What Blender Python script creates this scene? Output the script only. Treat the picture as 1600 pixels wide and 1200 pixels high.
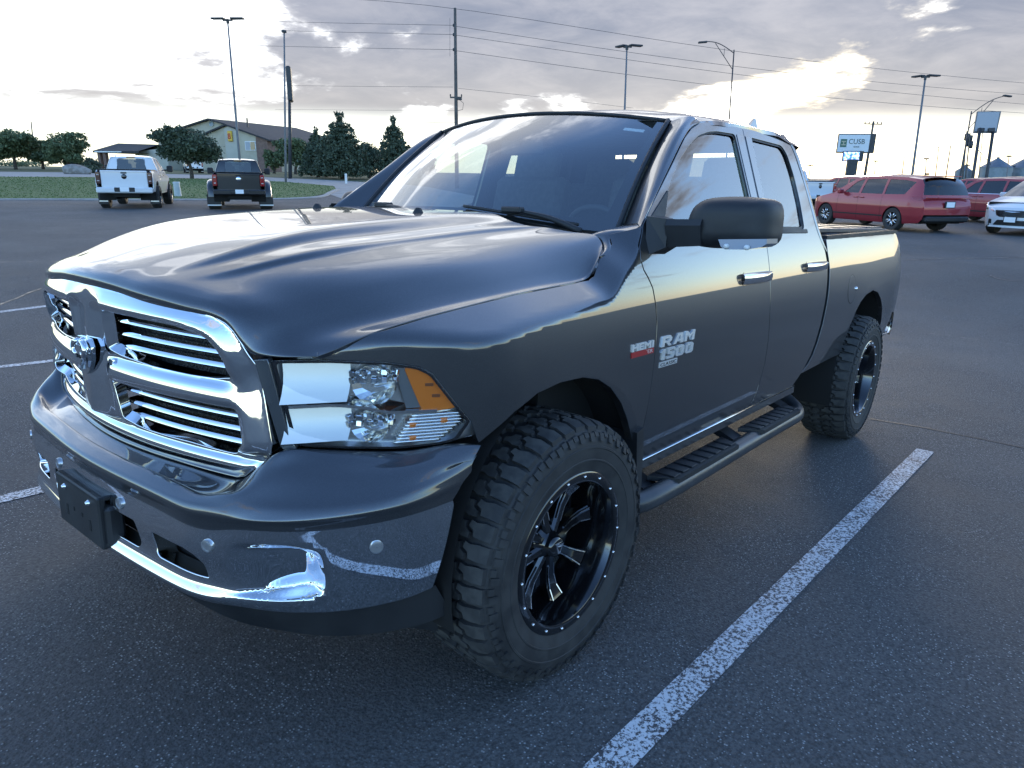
import bpy, bmesh, math, random
import numpy as np
from mathutils import Matrix, Vector
from mathutils.geometry import delaunay_2d_cdt
for o in list(bpy.data.objects): bpy.data.objects.remove(o, do_unlink=True)
SC = bpy.context.scene
COL = SC.collection
rng = random.Random(7)
PI = math.pi
# ------------------------------------------------------------------ camera
CAM_POS = (-1.70372, -2.19672, 1.62125)
BR = np.array([[0.63508295, 0.21002039, 0.74334452], [-0.77229175, 0.19174128, 0.60564076], [0.01533292, 0.95871097, -0.28396864]])  # right, up, forward
cam = bpy.data.cameras.new('camera'); camo = bpy.data.objects.new('camera', cam); COL.objects.link(camo)
cam.sensor_width = 36; cam.lens = 1109 * 36 / 1600; cam.clip_start = .05; cam.clip_end = 6000
m = Matrix.Identity(4)
for i in range(3):
    m[i][0] = BR[i, 0]; m[i][1] = BR[i, 1]; m[i][2] = -BR[i, 2]; m[i][3] = CAM_POS[i]
camo.matrix_world = m
SC.camera = camo
def ray(px, py):
    d = BR[:, 2] + (px - 800) / 1109 * BR[:, 0] - (py - 600) / 1109 * BR[:, 1]
    return d
def azel(px, py):
    d = ray(px, py); d = d / np.linalg.norm(d)
    return math.atan2(d[1], d[0]), math.asin(d[2])
# ------------------------------------------------------------------ sky, sun, exposure
SUN = ray(1235, 178); SUN = SUN / np.linalg.norm(SUN)          # the glow behind the clouds
SUN_EL = math.asin(SUN[2]); SUN_AZ = math.atan2(SUN[1], SUN[0])
SC.view_settings.view_transform = 'Standard'; SC.view_settings.look = 'None'
SC.view_settings.exposure = 1.75; SC.view_settings.gamma = 1.0; SC.view_settings.use_curve_mapping = False
wd = bpy.data.worlds.new('World'); SC.world = wd; wd.use_nodes = True
nt = wd.node_tree; nt.nodes.clear()
class NB:
    """small helper to wire node trees"""
    def __init__(s, t): s.t = t
    def n(s, typ, **k):
        x = s.t.nodes.new(typ)
        for a, b in k.items(): setattr(x, a, b)
        return x
    def l(s, a, b): s.t.links.new(a, b)
    def inp(s, sock, v):
        if isinstance(v, (int, float)):
            sock.default_value = v
        elif isinstance(v, (tuple, list)):
            if len(sock.default_value) == 4 and len(v) == 3: v = (*v, 1)
            sock.default_value = v
        else: s.l(v, sock)
    def math(s, op, a, b=None, c=None, clamp=False):
        x = s.n('ShaderNodeMath', operation=op, use_clamp=clamp)
        for i, v in enumerate((a, b, c)):
            if v is not None: s.inp(x.inputs[i], v)
        return x.outputs[0]
    def vmath(s, op, a, b=None, sc=None):
        x = s.n('ShaderNodeVectorMath', operation=op)
        s.inp(x.inputs[0], a)
        if b is not None: s.inp(x.inputs[1], b)
        if sc is not None: s.inp(x.inputs[3], sc)
        return x.outputs[1] if op in ('DOT_PRODUCT', 'LENGTH', 'DISTANCE') else x.outputs[0]
    def mix(s, f, a, b, blend='MIX'):
        x = s.n('ShaderNodeMix', data_type='RGBA', blend_type=blend)
        s.inp(x.inputs[0], f); s.inp(x.inputs[6], a); s.inp(x.inputs[7], b)
        return x.outputs[2]
    def smooth(s, v, a, b, lo=0., hi=1.):
        x = s.n('ShaderNodeMapRange', interpolation_type='SMOOTHSTEP')
        s.inp(x.inputs[0], v); s.inp(x.inputs[1], a); s.inp(x.inputs[2], b); s.inp(x.inputs[3], lo); s.inp(x.inputs[4], hi)
        return x.outputs[0]
    def noise(s, vec, scale, detail=4., rough=.5, dist=0., w=None):
        x = s.n('ShaderNodeTexNoise')
        if w is not None: x.noise_dimensions = '4D'; x.inputs['W'].default_value = w
        if vec is not None: s.l(vec, x.inputs['Vector'])
        x.inputs['Scale'].default_value = scale; x.inputs['Detail'].default_value = detail
        x.inputs['Roughness'].default_value = rough; x.inputs['Distortion'].default_value = dist
        return x.outputs[0]
    def ramp(s, v, stops):
        x = s.n('ShaderNodeValToRGB'); r = x.color_ramp
        while len(r.elements) < len(stops): r.elements.new(.5)
        for e, (p, c) in zip(r.elements, stops):
            e.position = p; e.color = (*c, 1) if len(c) == 3 else c
        s.l(v, x.inputs[0]); return x.outputs[0]
b = NB(nt)
tc = b.n('ShaderNodeTexCoord').outputs['Generated']
dirv = b.vmath('NORMALIZE', tc)
sky = b.n('ShaderNodeTexSky', sky_type='NISHITA', sun_disc=False)
sky.sun_elevation = math.radians(16); sky.sun_rotation = math.radians(90) - SUN_AZ
sky.altitude = 200; sky.air_density = 1.0; sky.dust_density = 0.6; sky.ozone_density = 3.0
sx = b.n('ShaderNodeSeparateXYZ'); b.l(dirv, sx.inputs[0])
up = b.math('MAXIMUM', sx.outputs[2], 0.0)
den = b.math('ADD', up, .16)
cv = b.n('ShaderNodeCombineXYZ')
b.l(b.math('DIVIDE', sx.outputs[0], den), cv.inputs[0]); b.l(b.math('DIVIDE', sx.outputs[1], den), cv.inputs[1]); cv.inputs[2].default_value = .3
cloudp = cv.outputs[0]
n1 = b.noise(cloudp, .80, 10, .58, .5)
n2 = b.noise(cloudp, 2.6, 7, .62, .4, w=3.3)
sund = b.math('MAXIMUM', b.vmath('DOT_PRODUCT', dirv, tuple(SUN)), 0.0)
def lobe(px, py, inner, outer):
    a0, e0 = azel(px, py); c1 = (math.cos(a0) * math.cos(e0), math.sin(a0) * math.cos(e0), math.sin(e0))
    return b.smooth(b.vmath('DOT_PRODUCT', dirv, c1), math.cos(math.radians(outer)), math.cos(math.radians(inner)))
# two grey banks of cloud stand in the sunward sky, broken cloud and thin veil elsewhere
bank = b.math('MAXIMUM', b.math('MAXIMUM', b.math('MULTIPLY', lobe(650, 80, 4, 13), .95), lobe(960, 60, 4, 14)), b.math('MAXIMUM', lobe(1250, 10, 6, 17), b.math('MAXIMUM', lobe(1560, 70, 5, 15), lobe(1820, 40, 5, 14))))
keepout = lobe(1230, 205, 2.5, 7.5)
field = b.math('ADD', b.math('MULTIPLY_ADD', n1, .9, b.math('MULTIPLY', n2, .30)), b.math('MULTIPLY', bank, .26))
field = b.math('SUBTRACT', field, b.math('MULTIPLY', keepout, .12))
mask = b.math('MULTIPLY', b.smooth(field, .68, .76), b.smooth(sx.outputs[2], .035, .085))
thick = b.smooth(field, .69, .79)
glow = b.math('POWER', sund, 110.0)
glow2 = b.math('POWER', sund, 8.0)
rim = b.mix(glow, (.33, .325, .33), (.85, .72, .48))
belly = b.mix(b.smooth(n2, .30, .72), (.062, .074, .108), (.135, .138, .162))
belly = b.mix(b.smooth(sx.outputs[2], .20, .05), belly, b.mix(.5, belly, (.24, .22, .195)))
cloudc = b.mix(thick, rim, belly)
sc_ = b.n('ShaderNodeVectorMath', operation='SCALE'); b.l(b.vmath('MULTIPLY', sky.outputs[0], (.93, 1.0, 1.10)), sc_.inputs[0]); sc_.inputs[3].default_value = .15
# thin high cloud round the sun whitens that part of the sky
veilf = lobe(620, 60, 26, 52)
low = b.smooth(sx.outputs[2], .16, .02)
# higher up the veil breaks into cream patches on pale blue-grey
n3 = b.noise(cloudp, 2.2, 8, .62, .8, w=8.1)
patch = b.math('MULTIPLY_ADD', b.smooth(n3, .47, .60), .80, .32)
patch = b.mix(b.smooth(sx.outputs[2], .20, .30), (1, 1, 1), patch)
veil = b.vmath('MULTIPLY', b.mix(veilf, (0, 0, 0), b.mix(low, (.60, .59, .565), (.27, .252, .190))), patch)
hot = b.mix(glow, (0, 0, 0), (.24, .18, .07))
blue = b.mix(b.math('MULTIPLY', b.math('MAXIMUM', veilf, b.smooth(sund, .70, .93)), .8), sc_.outputs[0], (.16, .155, .14))
clear = b.vmath('ADD', b.vmath('ADD', blue, veil), hot)
final = b.mix(b.math('MULTIPLY', mask, .96), clear, cloudc)
bg = b.n('ShaderNodeBackground'); b.l(final, bg.inputs[0]); bg.inputs[1].default_value = 1.0
wo = b.n('ShaderNodeOutputWorld'); b.l(bg.outputs[0], wo.inputs[0])
sun = bpy.data.lights.new('sun', 'SUN'); sun.energy = .5; sun.angle = math.radians(14); sun.color = (1, .88, .70)
suno = bpy.data.objects.new('sun', sun); COL.objects.link(suno)
suno.rotation_euler = Vector((-SUN[0], -SUN[1], -max(SUN[2], .10))).to_track_quat('-Z', 'Y').to_euler()
# ------------------------------------------------------------------ object helpers
def tag(o, label=None, cat=None, group=None, kind=None):
    if label: o['label'] = label
    if cat: o['category'] = cat
    if group: o['group'] = group
    if kind: o['kind'] = kind
    return o
def empty(name, loc=(0, 0, 0), rz=0., mat4=None):
    o = bpy.data.objects.new(name, None); COL.objects.link(o); o.empty_display_size = .2
    if mat4 is not None: o.matrix_world = mat4
    else: o.location = loc; o.rotation_euler = (0, 0, rz)
    return o
def link(name, me, mat=None, parent=None):
    o = bpy.data.objects.new(name, me); COL.objects.link(o)
    if mat is not None and not me.materials:
        for q in (mat if isinstance(mat, (list, tuple)) else [mat]): me.materials.append(q)
    if parent: o.parent = parent
    return o
def copy_tree(o, parent=None):
    c = o.copy(); COL.objects.link(c); c.parent = parent
    for ch in list(o.children): copy_tree(ch, c)
    return c
def mesh(name, V, F, mat=None, parent=None, smooth=True, normals=None, mi=None):
    me = bpy.data.meshes.new(name)
    V = np.asarray(V, float)
    me.from_pydata(V.tolist(), [], [tuple(int(i) for i in f) for f in F])
    if smooth: me.polygons.foreach_set('use_smooth', [True] * len(me.polygons))
    if mi is not None: me.polygons.foreach_set('material_index', [int(i) for i in mi])
    if normals is not None: me.normals_split_custom_set_from_vertices(np.asarray(normals).tolist())
    me.update()
    return link(name, me, mat, parent)
class MB:
    """collects simple shapes, built as one mesh"""
    def __init__(s): s.V = []; s.F = []; s.M = []; s.mi = 0
    def add(s, V, F):
        o = len(s.V); s.V += [tuple(map(float, v)) for v in V]; s.F += [tuple(i + o for i in f) for f in F]; s.M += [s.mi] * len(F); return s
    def box(s, c, d, R=None, bev=.0):
        hx, hy, hz = d[0] / 2, d[1] / 2, d[2] / 2
        if bev > 0:
            e = min(bev, hx * .49, hy * .49, hz * .49); V = []
            for sx in (-1, 1):
                for sy in (-1, 1):
                    for sz in (-1, 1):
                        V += [(sx * hx, sy * (hy - e), sz * (hz - e)), (sx * (hx - e), sy * hy, sz * (hz - e)), (sx * (hx - e), sy * (hy - e), sz * hz)]
            bm = bmesh.new()
            for v in V: bm.verts.new(v)
            bmesh.ops.convex_hull(bm, input=bm.verts); bm.verts.index_update()
            V = [tuple(v.co) for v in bm.verts]; F = [[v.index for v in f.verts] for f in bm.faces]; bm.free()
        else:
            V = [(x, y, z) for x in (-hx, hx) for y in (-hy, hy) for z in (-hz, hz)]
            F = [(0, 1, 3, 2), (4, 6, 7, 5), (0, 4, 5, 1), (2, 3, 7, 6), (0, 2, 6, 4), (1, 5, 7, 3)]
        V = np.array(V)
        if R is not None: V = V @ np.array(R).T
        return s.add(V + np.array(c), F)
    def tube(s, pts, r, n=8, caps=True):
        P = np.array(pts, float); k = len(P); r = np.broadcast_to(np.asarray(r, float), (k,))
        T = np.gradient(P, axis=0); T /= np.linalg.norm(T, axis=1)[:, None] + 1e-12
        u = np.cross(T[0], (0, 0, 1.)); 
        if np.linalg.norm(u) < 1e-3: u = np.cross(T[0], (1., 0, 0))
        u /= np.linalg.norm(u); V = []
        for i in range(k):
            u = u - T[i] * (u @ T[i]); u /= np.linalg.norm(u); v = np.cross(T[i], u)
            for j in range(n):
                a = 2 * PI * j / n; V.append(P[i] + r[i] * (math.cos(a) * u + math.sin(a) * v))
        F = [(i * n + j, i * n + (j + 1) % n, (i + 1) * n + (j + 1) % n, (i + 1) * n + j) for i in range(k - 1) for j in range(n)]
        if caps: F += [tuple(range(n - 1, -1, -1)), tuple((k - 1) * n + j for j in range(n))]
        return s.add(V, F)
    def lathe(s, prof, n=32, c=(0, 0, 0), axis='y', closed=False):
        # prof: (r, a) pairs along axis a
        prof = list(prof); V = []
        for r, a in prof:
            for j in range(n):
                t = 2 * PI * j / n; x, z = r * math.cos(t), r * math.sin(t)
                V.append((x, a, z) if axis == 'y' else (x, z, a) if axis == 'z' else (a, x, z))
        k = len(prof)
        F = [(i * n + j, i * n + (j + 1) % n, (i + 1) * n + (j + 1) % n, (i + 1) * n + j) for i in range(k - 1) for j in range(n)]
        return s.add(np.array(V) + np.array(c), F)
    def prism(s, poly, z0, z1, fn=None):
        n = len(poly); V = [(x, y, z0) for x, y in poly] + [(x, y, z1) for x, y in poly]
        F = [tuple(range(n - 1, -1, -1)), tuple(range(n, 2 * n))] + [(i, (i + 1) % n, n + (i + 1) % n, n + i) for i in range(n)]
        if fn: V = [fn(*v) for v in V]
        return s.add(V, F)
    def build(s, name, mat, parent=None, smooth=False, fix=True):
        o = mesh(name, s.V, s.F, mat, parent, smooth, mi=s.M if any(s.M) else None)
        if fix:
            bm = bmesh.new(); bm.from_mesh(o.data); bmesh.ops.recalc_face_normals(bm, faces=bm.faces); bm.to_mesh(o.data); bm.free()
        return o
def auto_smooth(o, ang=35):
    me = o.data; bm = bmesh.new(); bm.from_mesh(me)
    for e in bm.edges: e.smooth = not (len(e.link_faces) == 2 and e.calc_face_angle(0) > math.radians(ang))
    for f in bm.faces: f.smooth = True
    bm.to_mesh(me); bm.free(); return o
def spline(t, K, tq):
    """C2 natural cubic through K (n,dim) at params t"""
    t = np.asarray(t, float); K = np.asarray(K, float); n = len(t); h = np.diff(t)
    A = np.zeros((n, n)); B = np.zeros((n,) + K.shape[1:]); A[0, 0] = A[-1, -1] = 1
    for i in range(1, n - 1):
        A[i, i - 1] = h[i - 1]; A[i, i] = 2 * (h[i - 1] + h[i]); A[i, i + 1] = h[i]
        B[i] = 6 * ((K[i + 1] - K[i]) / h[i] - (K[i] - K[i - 1]) / h[i - 1])
    Mm = np.linalg.solve(A, B.reshape(n, -1)).reshape(B.shape)
    tq = np.atleast_1d(np.asarray(tq, float)); i = np.clip(np.searchsorted(t, tq) - 1, 0, n - 2); sh = (-1,) + (1,) * (K.ndim - 1)
    a = (t[i + 1] - tq).reshape(sh); c = (tq - t[i]).reshape(sh); hh = h[i].reshape(sh)
    return Mm[i] * a ** 3 / 6 / hh + Mm[i + 1] * c ** 3 / 6 / hh + (K[i] / hh - Mm[i] * hh / 6) * a + (K[i + 1] / hh - Mm[i + 1] * hh / 6) * c
def cpath(K, n=40, sm=True):
    K = np.asarray(K, float); d = np.r_[0, np.cumsum(np.linalg.norm(np.diff(K, axis=0), axis=1))]; q = np.linspace(0, d[-1], n)
    if sm: return spline(d, K, q)
    return np.stack([np.interp(q, d, K[:, i]) for i in range(K.shape[1])], 1)
def grid_normals(P):
    du = np.gradient(P, axis=0); dv = np.gradient(P, axis=1); N = np.cross(du, dv)
    return N / (np.linalg.norm(N, axis=2)[..., None] + 1e-12)
def grid(name, P, mat, parent, flip=False, flange=.0, bev=.002, close_u=False):
    """sheet from a grid of points with rounded, turned-in edges"""
    P = np.asarray(P, float); n, m_, _ = P.shape; N = grid_normals(P)
    if flip: N = -N
    idx = np.arange(n * m_).reshape(n, m_)
    V = list(P.reshape(-1, 3)); NN = list(N.reshape(-1, 3))
    F = [(idx[i, j], idx[i + 1, j], idx[i + 1, j + 1], idx[i, j + 1]) for i in range(n - 1) for j in range(m_ - 1)]
    if flip: F = [f[::-1] for f in F]
    if flange > 0:
        loop = [(i, 0) for i in range(n)] + [(n - 1, j) for j in range(1, m_)] + [(i, m_ - 1) for i in range(n - 2, -1, -1)] + [(0, j) for j in range(m_ - 2, 0, -1)]
        add_rim(V, NN, F, [idx[a] for a in loop], flange, bev, not flip)
    return mesh(name, V, F, mat, parent, True, NN)
def add_rim(V, NN, F, loop, flange, bev, ccw=True):
    L = len(loop); P = np.array([V[i] for i in loop]); N = np.array([NN[i] for i in loop])
    T = np.roll(P, -1, 0) - np.roll(P, 1, 0); T /= np.linalg.norm(T, axis=1)[:, None] + 1e-12
    O = np.cross(T, N); O /= np.linalg.norm(O, axis=1)[:, None] + 1e-12
    if not ccw: O = -O
    # make sure O points away from the sheet
    base = len(V)
    Q1 = P + O * bev * .7 - N * bev * .35; n1 = N * .75 + O * .66
    Q2 = P + O * bev - N * bev * 1.2; n2 = O
    Q3 = Q2 - N * flange; n3 = O
    for Q, q in ((Q1, n1), (Q2, n2), (Q3, n3)):
        for a, c in zip(Q, q): V.append(a); NN.append(c / (np.linalg.norm(c) + 1e-12))
    rings = [list(loop), [base + i for i in range(L)], [base + L + i for i in range(L)], [base + 2 * L + i for i in range(L)]]
    for r0, r1 in zip(rings[:-1], rings[1:]):
        for i in range(L):
            j = (i + 1) % L; f = (r0[i], r1[i], r1[j], r0[j]); F.append(f if ccw else f[::-1])
def inpoly(pts, poly):
    x, y = pts[:, 0], pts[:, 1]; poly = np.asarray(poly); r = np.zeros(len(pts), bool)
    x1, y1 = poly[:, 0], poly[:, 1]; x2, y2 = np.roll(x1, -1), np.roll(y1, -1)
    for a, c, d, e in zip(x1, y1, x2, y2):
        if c == e: continue
        r ^= ((c > y) != (e > y)) & (x < (d - a) * (y - c) / (e - c) + a)
    return r
def polydist(pts, poly):
    poly = np.asarray(poly, float); A = poly; B = np.roll(poly, -1, 0); best = np.full(len(pts), 1e9)
    for a, c in zip(A, B):
        d = c - a; L = d @ d
        if L < 1e-14: continue
        t = np.clip(((pts - a) @ d) / L, 0, 1); e = pts - (a + t[:, None] * d); best = np.minimum(best, np.einsum('ij,ij->i', e, e))
    return np.sqrt(best)
def dens(poly, step):
    poly = np.asarray(poly, float); out = []
    for a, c in zip(poly, np.roll(poly, -1, 0)):
        k = max(1, int(math.ceil(np.linalg.norm(c - a) / step)))
        out += [a + (c - a) * i / k for i in range(k)]
    return np.array(out)
def rounded(poly, r, n=5):
    """round the corners of a polygon"""
    poly = np.asarray(poly, float); k = len(poly); out = []
    rr = np.broadcast_to(np.asarray(r, float), (k,))
    for i in range(k):
        p0, p1, p2 = poly[i - 1], poly[i], poly[(i + 1) % k]; a = p0 - p1; c = p2 - p1; la, lc = np.linalg.norm(a), np.linalg.norm(c)
        q = min(rr[i], la * .45, lc * .45); A_ = p1 + a / la * q; C_ = p1 + c / lc * q
        for t in np.linspace(0, 1, n): out.append((1 - t) ** 2 * A_ + 2 * t * (1 - t) * p1 + t * t * C_)
    return np.array(out)
def area2(poly):
    poly = np.asarray(poly); x, y = poly[:, 0], poly[:, 1]; return .5 * np.sum(x * np.roll(y, -1) - np.roll(x, -1) * y)
def panel(name, outer, f, mat, parent, res=.04, holes=(), flange=.015, bev=.002, out=None, estep=None, extra=None, holeflange=None, eps=1e-4):
    """trimmed sheet: a 2D outline with holes, meshed and carried onto the surface f(u, v); out = rough outward direction"""
    estep = estep or res * .6
    outer = dens(outer, estep)
    if area2(outer) < 0: outer = outer[::-1]
    hs = []
    for h in holes:
        h = dens(h, estep)
        if area2(h) > 0: h = h[::-1]
        hs.append(h)
    lo, hi = outer.min(0), outer.max(0)
    gx = np.arange(lo[0] + res / 2, hi[0], res); gy = np.arange(lo[1] + res / 2, hi[1], res)
    if len(gx) and len(gy):
        Gm = np.stack(np.meshgrid(gx, gy), -1).reshape(-1, 2); k = inpoly(Gm, outer) & (polydist(Gm, outer) > res * .35)
        for h in hs: k &= ~inpoly(Gm, h) & (polydist(Gm, h) > res * .35)
        Gm = Gm[k]
    else: Gm = np.zeros((0, 2))
    if extra is not None: Gm = np.r_[Gm, extra]
    pts = [outer] + hs + [Gm]; loops = []; o = 0; E = []
    for q in [outer] + hs:
        L = len(q); loops.append(list(range(o, o + L))); E += [(o + i, o + (i + 1) % L) for i in range(L)]; o += L
    allp = np.concatenate(pts)
    r = delaunay_2d_cdt([Vector(q) for q in allp], E, [], 0, 1e-7, True)
    P2 = np.array([tuple(v) for v in r[0]]); T = np.array([f_ for f_ in r[2] if len(f_) == 3])
    back = {}
    for i, org in enumerate(r[3]):
        for q in org: back[q] = i
    C = P2[T].mean(1); k = inpoly(C, outer)
    for h in hs: k &= ~inpoly(C, h)
    T = T[k]
    e = eps; X = f(P2[:, 0], P2[:, 1])
    du = f(P2[:, 0] + e, P2[:, 1]) - f(P2[:, 0] - e, P2[:, 1]); dv = f(P2[:, 0], P2[:, 1] + e) - f(P2[:, 0], P2[:, 1] - e)
    N = np.cross(du, dv); N /= np.linalg.norm(N, axis=1)[:, None] + 1e-15
    flip = False
    if out is not None and (N @ np.asarray(out, float)).mean() < 0: flip = True; N = -N
    V = list(X); NN = list(N); F = [tuple(t) for t in T]
    # triangles come ccw in uv
    tri = P2[T]; ar = (tri[:, 1, 0] - tri[:, 0, 0]) * (tri[:, 2, 1] - tri[:, 0, 1]) - (tri[:, 2, 0] - tri[:, 0, 0]) * (tri[:, 1, 1] - tri[:, 0, 1])
    F = [t if (a > 0) != flip else t[::-1] for t, a in zip(F, ar)]
    if flange > 0:
        for li, lp in enumerate(loops):
            fl = flange if li == 0 or holeflange is None else holeflange
            if fl > 0: add_rim(V, NN, F, [back[i] for i in lp], fl, bev, not flip)
    return mesh(name, V, F, mat, parent, True, NN)
def text_mesh(s, size, depth, bevel=.0, align='LEFT', shear=0., sx=1.):
    cu = bpy.data.curves.new('lettering', 'FONT'); cu.body = s; cu.size = size; cu.extrude = depth; cu.bevel_depth = bevel; cu.align_x = align; cu.shear = shear; cu.resolution_u = 3
    cu.offset = 0.0
    ob = bpy.data.objects.new('lettering', cu); COL.objects.link(ob)
    dg = bpy.context.evaluated_depsgraph_get(); dg.update()
    me = bpy.data.meshes.new_from_object(ob.evaluated_get(dg)); bpy.data.objects.remove(ob); bpy.data.curves.remove(cu)
    for v in me.vertices: v.co.x *= sx
    return me
def smin(a, c, k):
    h = np.clip(.5 + .5 * (c - a) / k, 0, 1); return c * (1 - h) + a * h - k * h * (1 - h)
def sstep(x, a, c): t = np.clip((x - a) / (c - a), 0, 1); return t * t * (3 - 2 * t)
# ------------------------------------------------------------------ materials
MATS = {}
def pmat(name, col=(.5, .5, .5), rough=.5, metal=0., coat=0., coatr=.03, spec=.5, fn=None, **k):
    if name in MATS: return MATS[name]
    mt = bpy.data.materials.new(name); mt.use_nodes = True; t = mt.node_tree; B = NB(t)
    p = t.nodes['Principled BSDF']; p.inputs['Base Color'].default_value = (*col, 1); p.inputs['Roughness'].default_value = rough
    p.inputs['Metallic'].default_value = metal; p.inputs['Coat Weight'].default_value = coat; p.inputs['Coat Roughness'].default_value = coatr
    p.inputs['Specular IOR Level'].default_value = spec
    for a, c in k.items(): p.inputs[a.replace('_', ' ')].default_value = c
    if fn: fn(B, p)
    MATS[name] = mt; return mt
def objco(B): return B.n('ShaderNodeTexCoord').outputs['Object']
def bump(B, p, h, strength=.3, dist=.002):
    x = B.n('ShaderNodeBump'); x.inputs['Strength'].default_value = strength; x.inputs['Distance'].default_value = dist
    B.l(h, x.inputs['Height']); B.l(x.outputs[0], p.inputs['Normal'])
def varied(name, c1, c2, scale=8., rough=.5, r2=None, bscale=None, bstr=.3, bdist=.002, metal=0., coat=0., detail=5, lo=.35, hi=.65):
    def fn(B, p):
        co = objco(B); n = B.noise(co, scale, detail, .6); f = B.smooth(n, lo, hi)
        B.l(B.mix(f, c1, c2), p.inputs['Base Color'])
        if r2 is not None: B.l(B.math('MULTIPLY_ADD', f, r2 - rough, rough), p.inputs['Roughness'])
        if bscale: bump(B, p, B.noise(co, bscale, 4, .6), bstr, bdist)
    return pmat(name, c1, rough, metal, coat, fn=fn)
def paintfn(c1, c2):
    def fn(B, p):
        co = objco(B)
        fl = B.noise(co, 900, 2, .5); B.l(B.mix(B.smooth(fl, .45, .75), c1, c2), p.inputs['Base Color'])
        d = B.noise(co, 3.0, 6, .65); B.l(B.smooth(d, .45, .8, .012, .05), p.inputs['Coat Roughness'])
    return fn
M_PAINT = pmat('granite_metallic_paint', (.04, .042, .046), .36, .60, 1., .03, fn=paintfn((.030, .032, .036), (.070, .073, .080)), Coat_IOR=1.85)
def chromefn(B, p):
    co = objco(B); d = B.noise(co, 5, 6, .7); f = B.smooth(d, .48, .75)
    sp = B.noise(co, 260, 2, .5); f2 = B.math('MULTIPLY', f, B.smooth(sp, .5, .7))
    B.l(B.math('MULTIPLY_ADD', f, .10, .035), p.inputs['Roughness']); B.l(B.mix(f2, (.78, .79, .80), (.52, .52, .52)), p.inputs['Base Color'])
M_CHROME = pmat('chrome', (.8, .81, .82), .045, 1.)
M_CHROME_D = pmat('dusty_chrome', (.78, .79, .8), .06, 1., fn=chromefn)
M_BLACKP = varied('black_plastic', (.011, .012, .014), (.018, .019, .021), 6, .48, .6, 700, .25, .0006)
M_BLACKG = pmat('gloss_black', (.006, .006, .007), .12, 0., 1., .02)
M_BLACK = pmat('matt_black', (.006, .006, .006), .85)
M_RUBBER = varied('tyre_rubber', (.017, .017, .018), (.034, .033, .032), 14, .62, .78, 180, .35, .0012)
M_SIDEW = varied('tyre_sidewall', (.022, .022, .023), (.042, .041, .040), 9, .58, .72, 240, .25, .0008)
M_WHEEL = pmat('gloss_black_wheel', (.004, .004, .005), .16, 0., 1., .02)
M_MILL = pmat('milled_aluminium', (.72, .73, .75), .22, 1.)
M_SEAT = varied('grey_seat_cloth', (.08, .083, .087), (.11, .113, .117), 30, .9, .95)
M_DASH = varied('dash_plastic', (.055, .058, .062), (.07, .073, .077), 20, .6, .7)
M_WHITE = pmat('white_plastic', (.72, .72, .70), .5)
def glassmat(name, tint, ior=1.5, boost=1.0, rough=0.):
    if name in MATS: return MATS[name]
    mt = bpy.data.materials.new(name); mt.use_nodes = True; t = mt.node_tree; t.nodes.clear(); B = NB(t)
    fr = B.n('ShaderNodeLayerWeight'); fr.inputs['Blend'].default_value = .5
    fac = B.math('MULTIPLY_ADD', B.math('POWER', fr.outputs['Facing'], 4.0), .92, .055 * boost, clamp=True)
    tr = B.n('ShaderNodeBsdfTransparent'); tr.inputs[0].default_value = (*tint, 1)
    gl = B.n('ShaderNodeBsdfGlossy'); gl.inputs['Roughness'].default_value = rough; gl.inputs[0].default_value = (1, 1, 1, 1)
    mx = B.n('ShaderNodeMixShader'); B.l(fac, mx.inputs[0]); B.l(tr.outputs[0], mx.inputs[1]); B.l(gl.outputs[0], mx.inputs[2])
    o = B.n('ShaderNodeOutputMaterial'); B.l(mx.outputs[0], o.inputs[0]); MATS[name] = mt; return mt
M_GLASS = glassmat('windscreen_glass', (.66, .74, .74), boost=3.4)
M_GLASS_S = glassmat('side_glass', (.44, .52, .54), boost=1.9)
M_GLASS_T = glassmat('tinted_glass', (.10, .11, .11), boost=1.3)
M_LENS = glassmat('clear_lens', (.93, .95, .96), boost=1.0)
M_AMBER = pmat('amber_lens', (.85, .22, .02), .12, 0., .6, .03, Transmission_Weight=.25)
M_REFL = pmat('reflector', (.82, .82, .80), .10, 1.)
M_SILVER = pmat('silver_plastic', (.55, .56, .57), .28, .85)
M_RED = pmat('red_badge', (.42, .02, .02), .35, .2, .5)
M_PLATE = pmat('paper_plate', (.78, .80, .82), .5)
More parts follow.
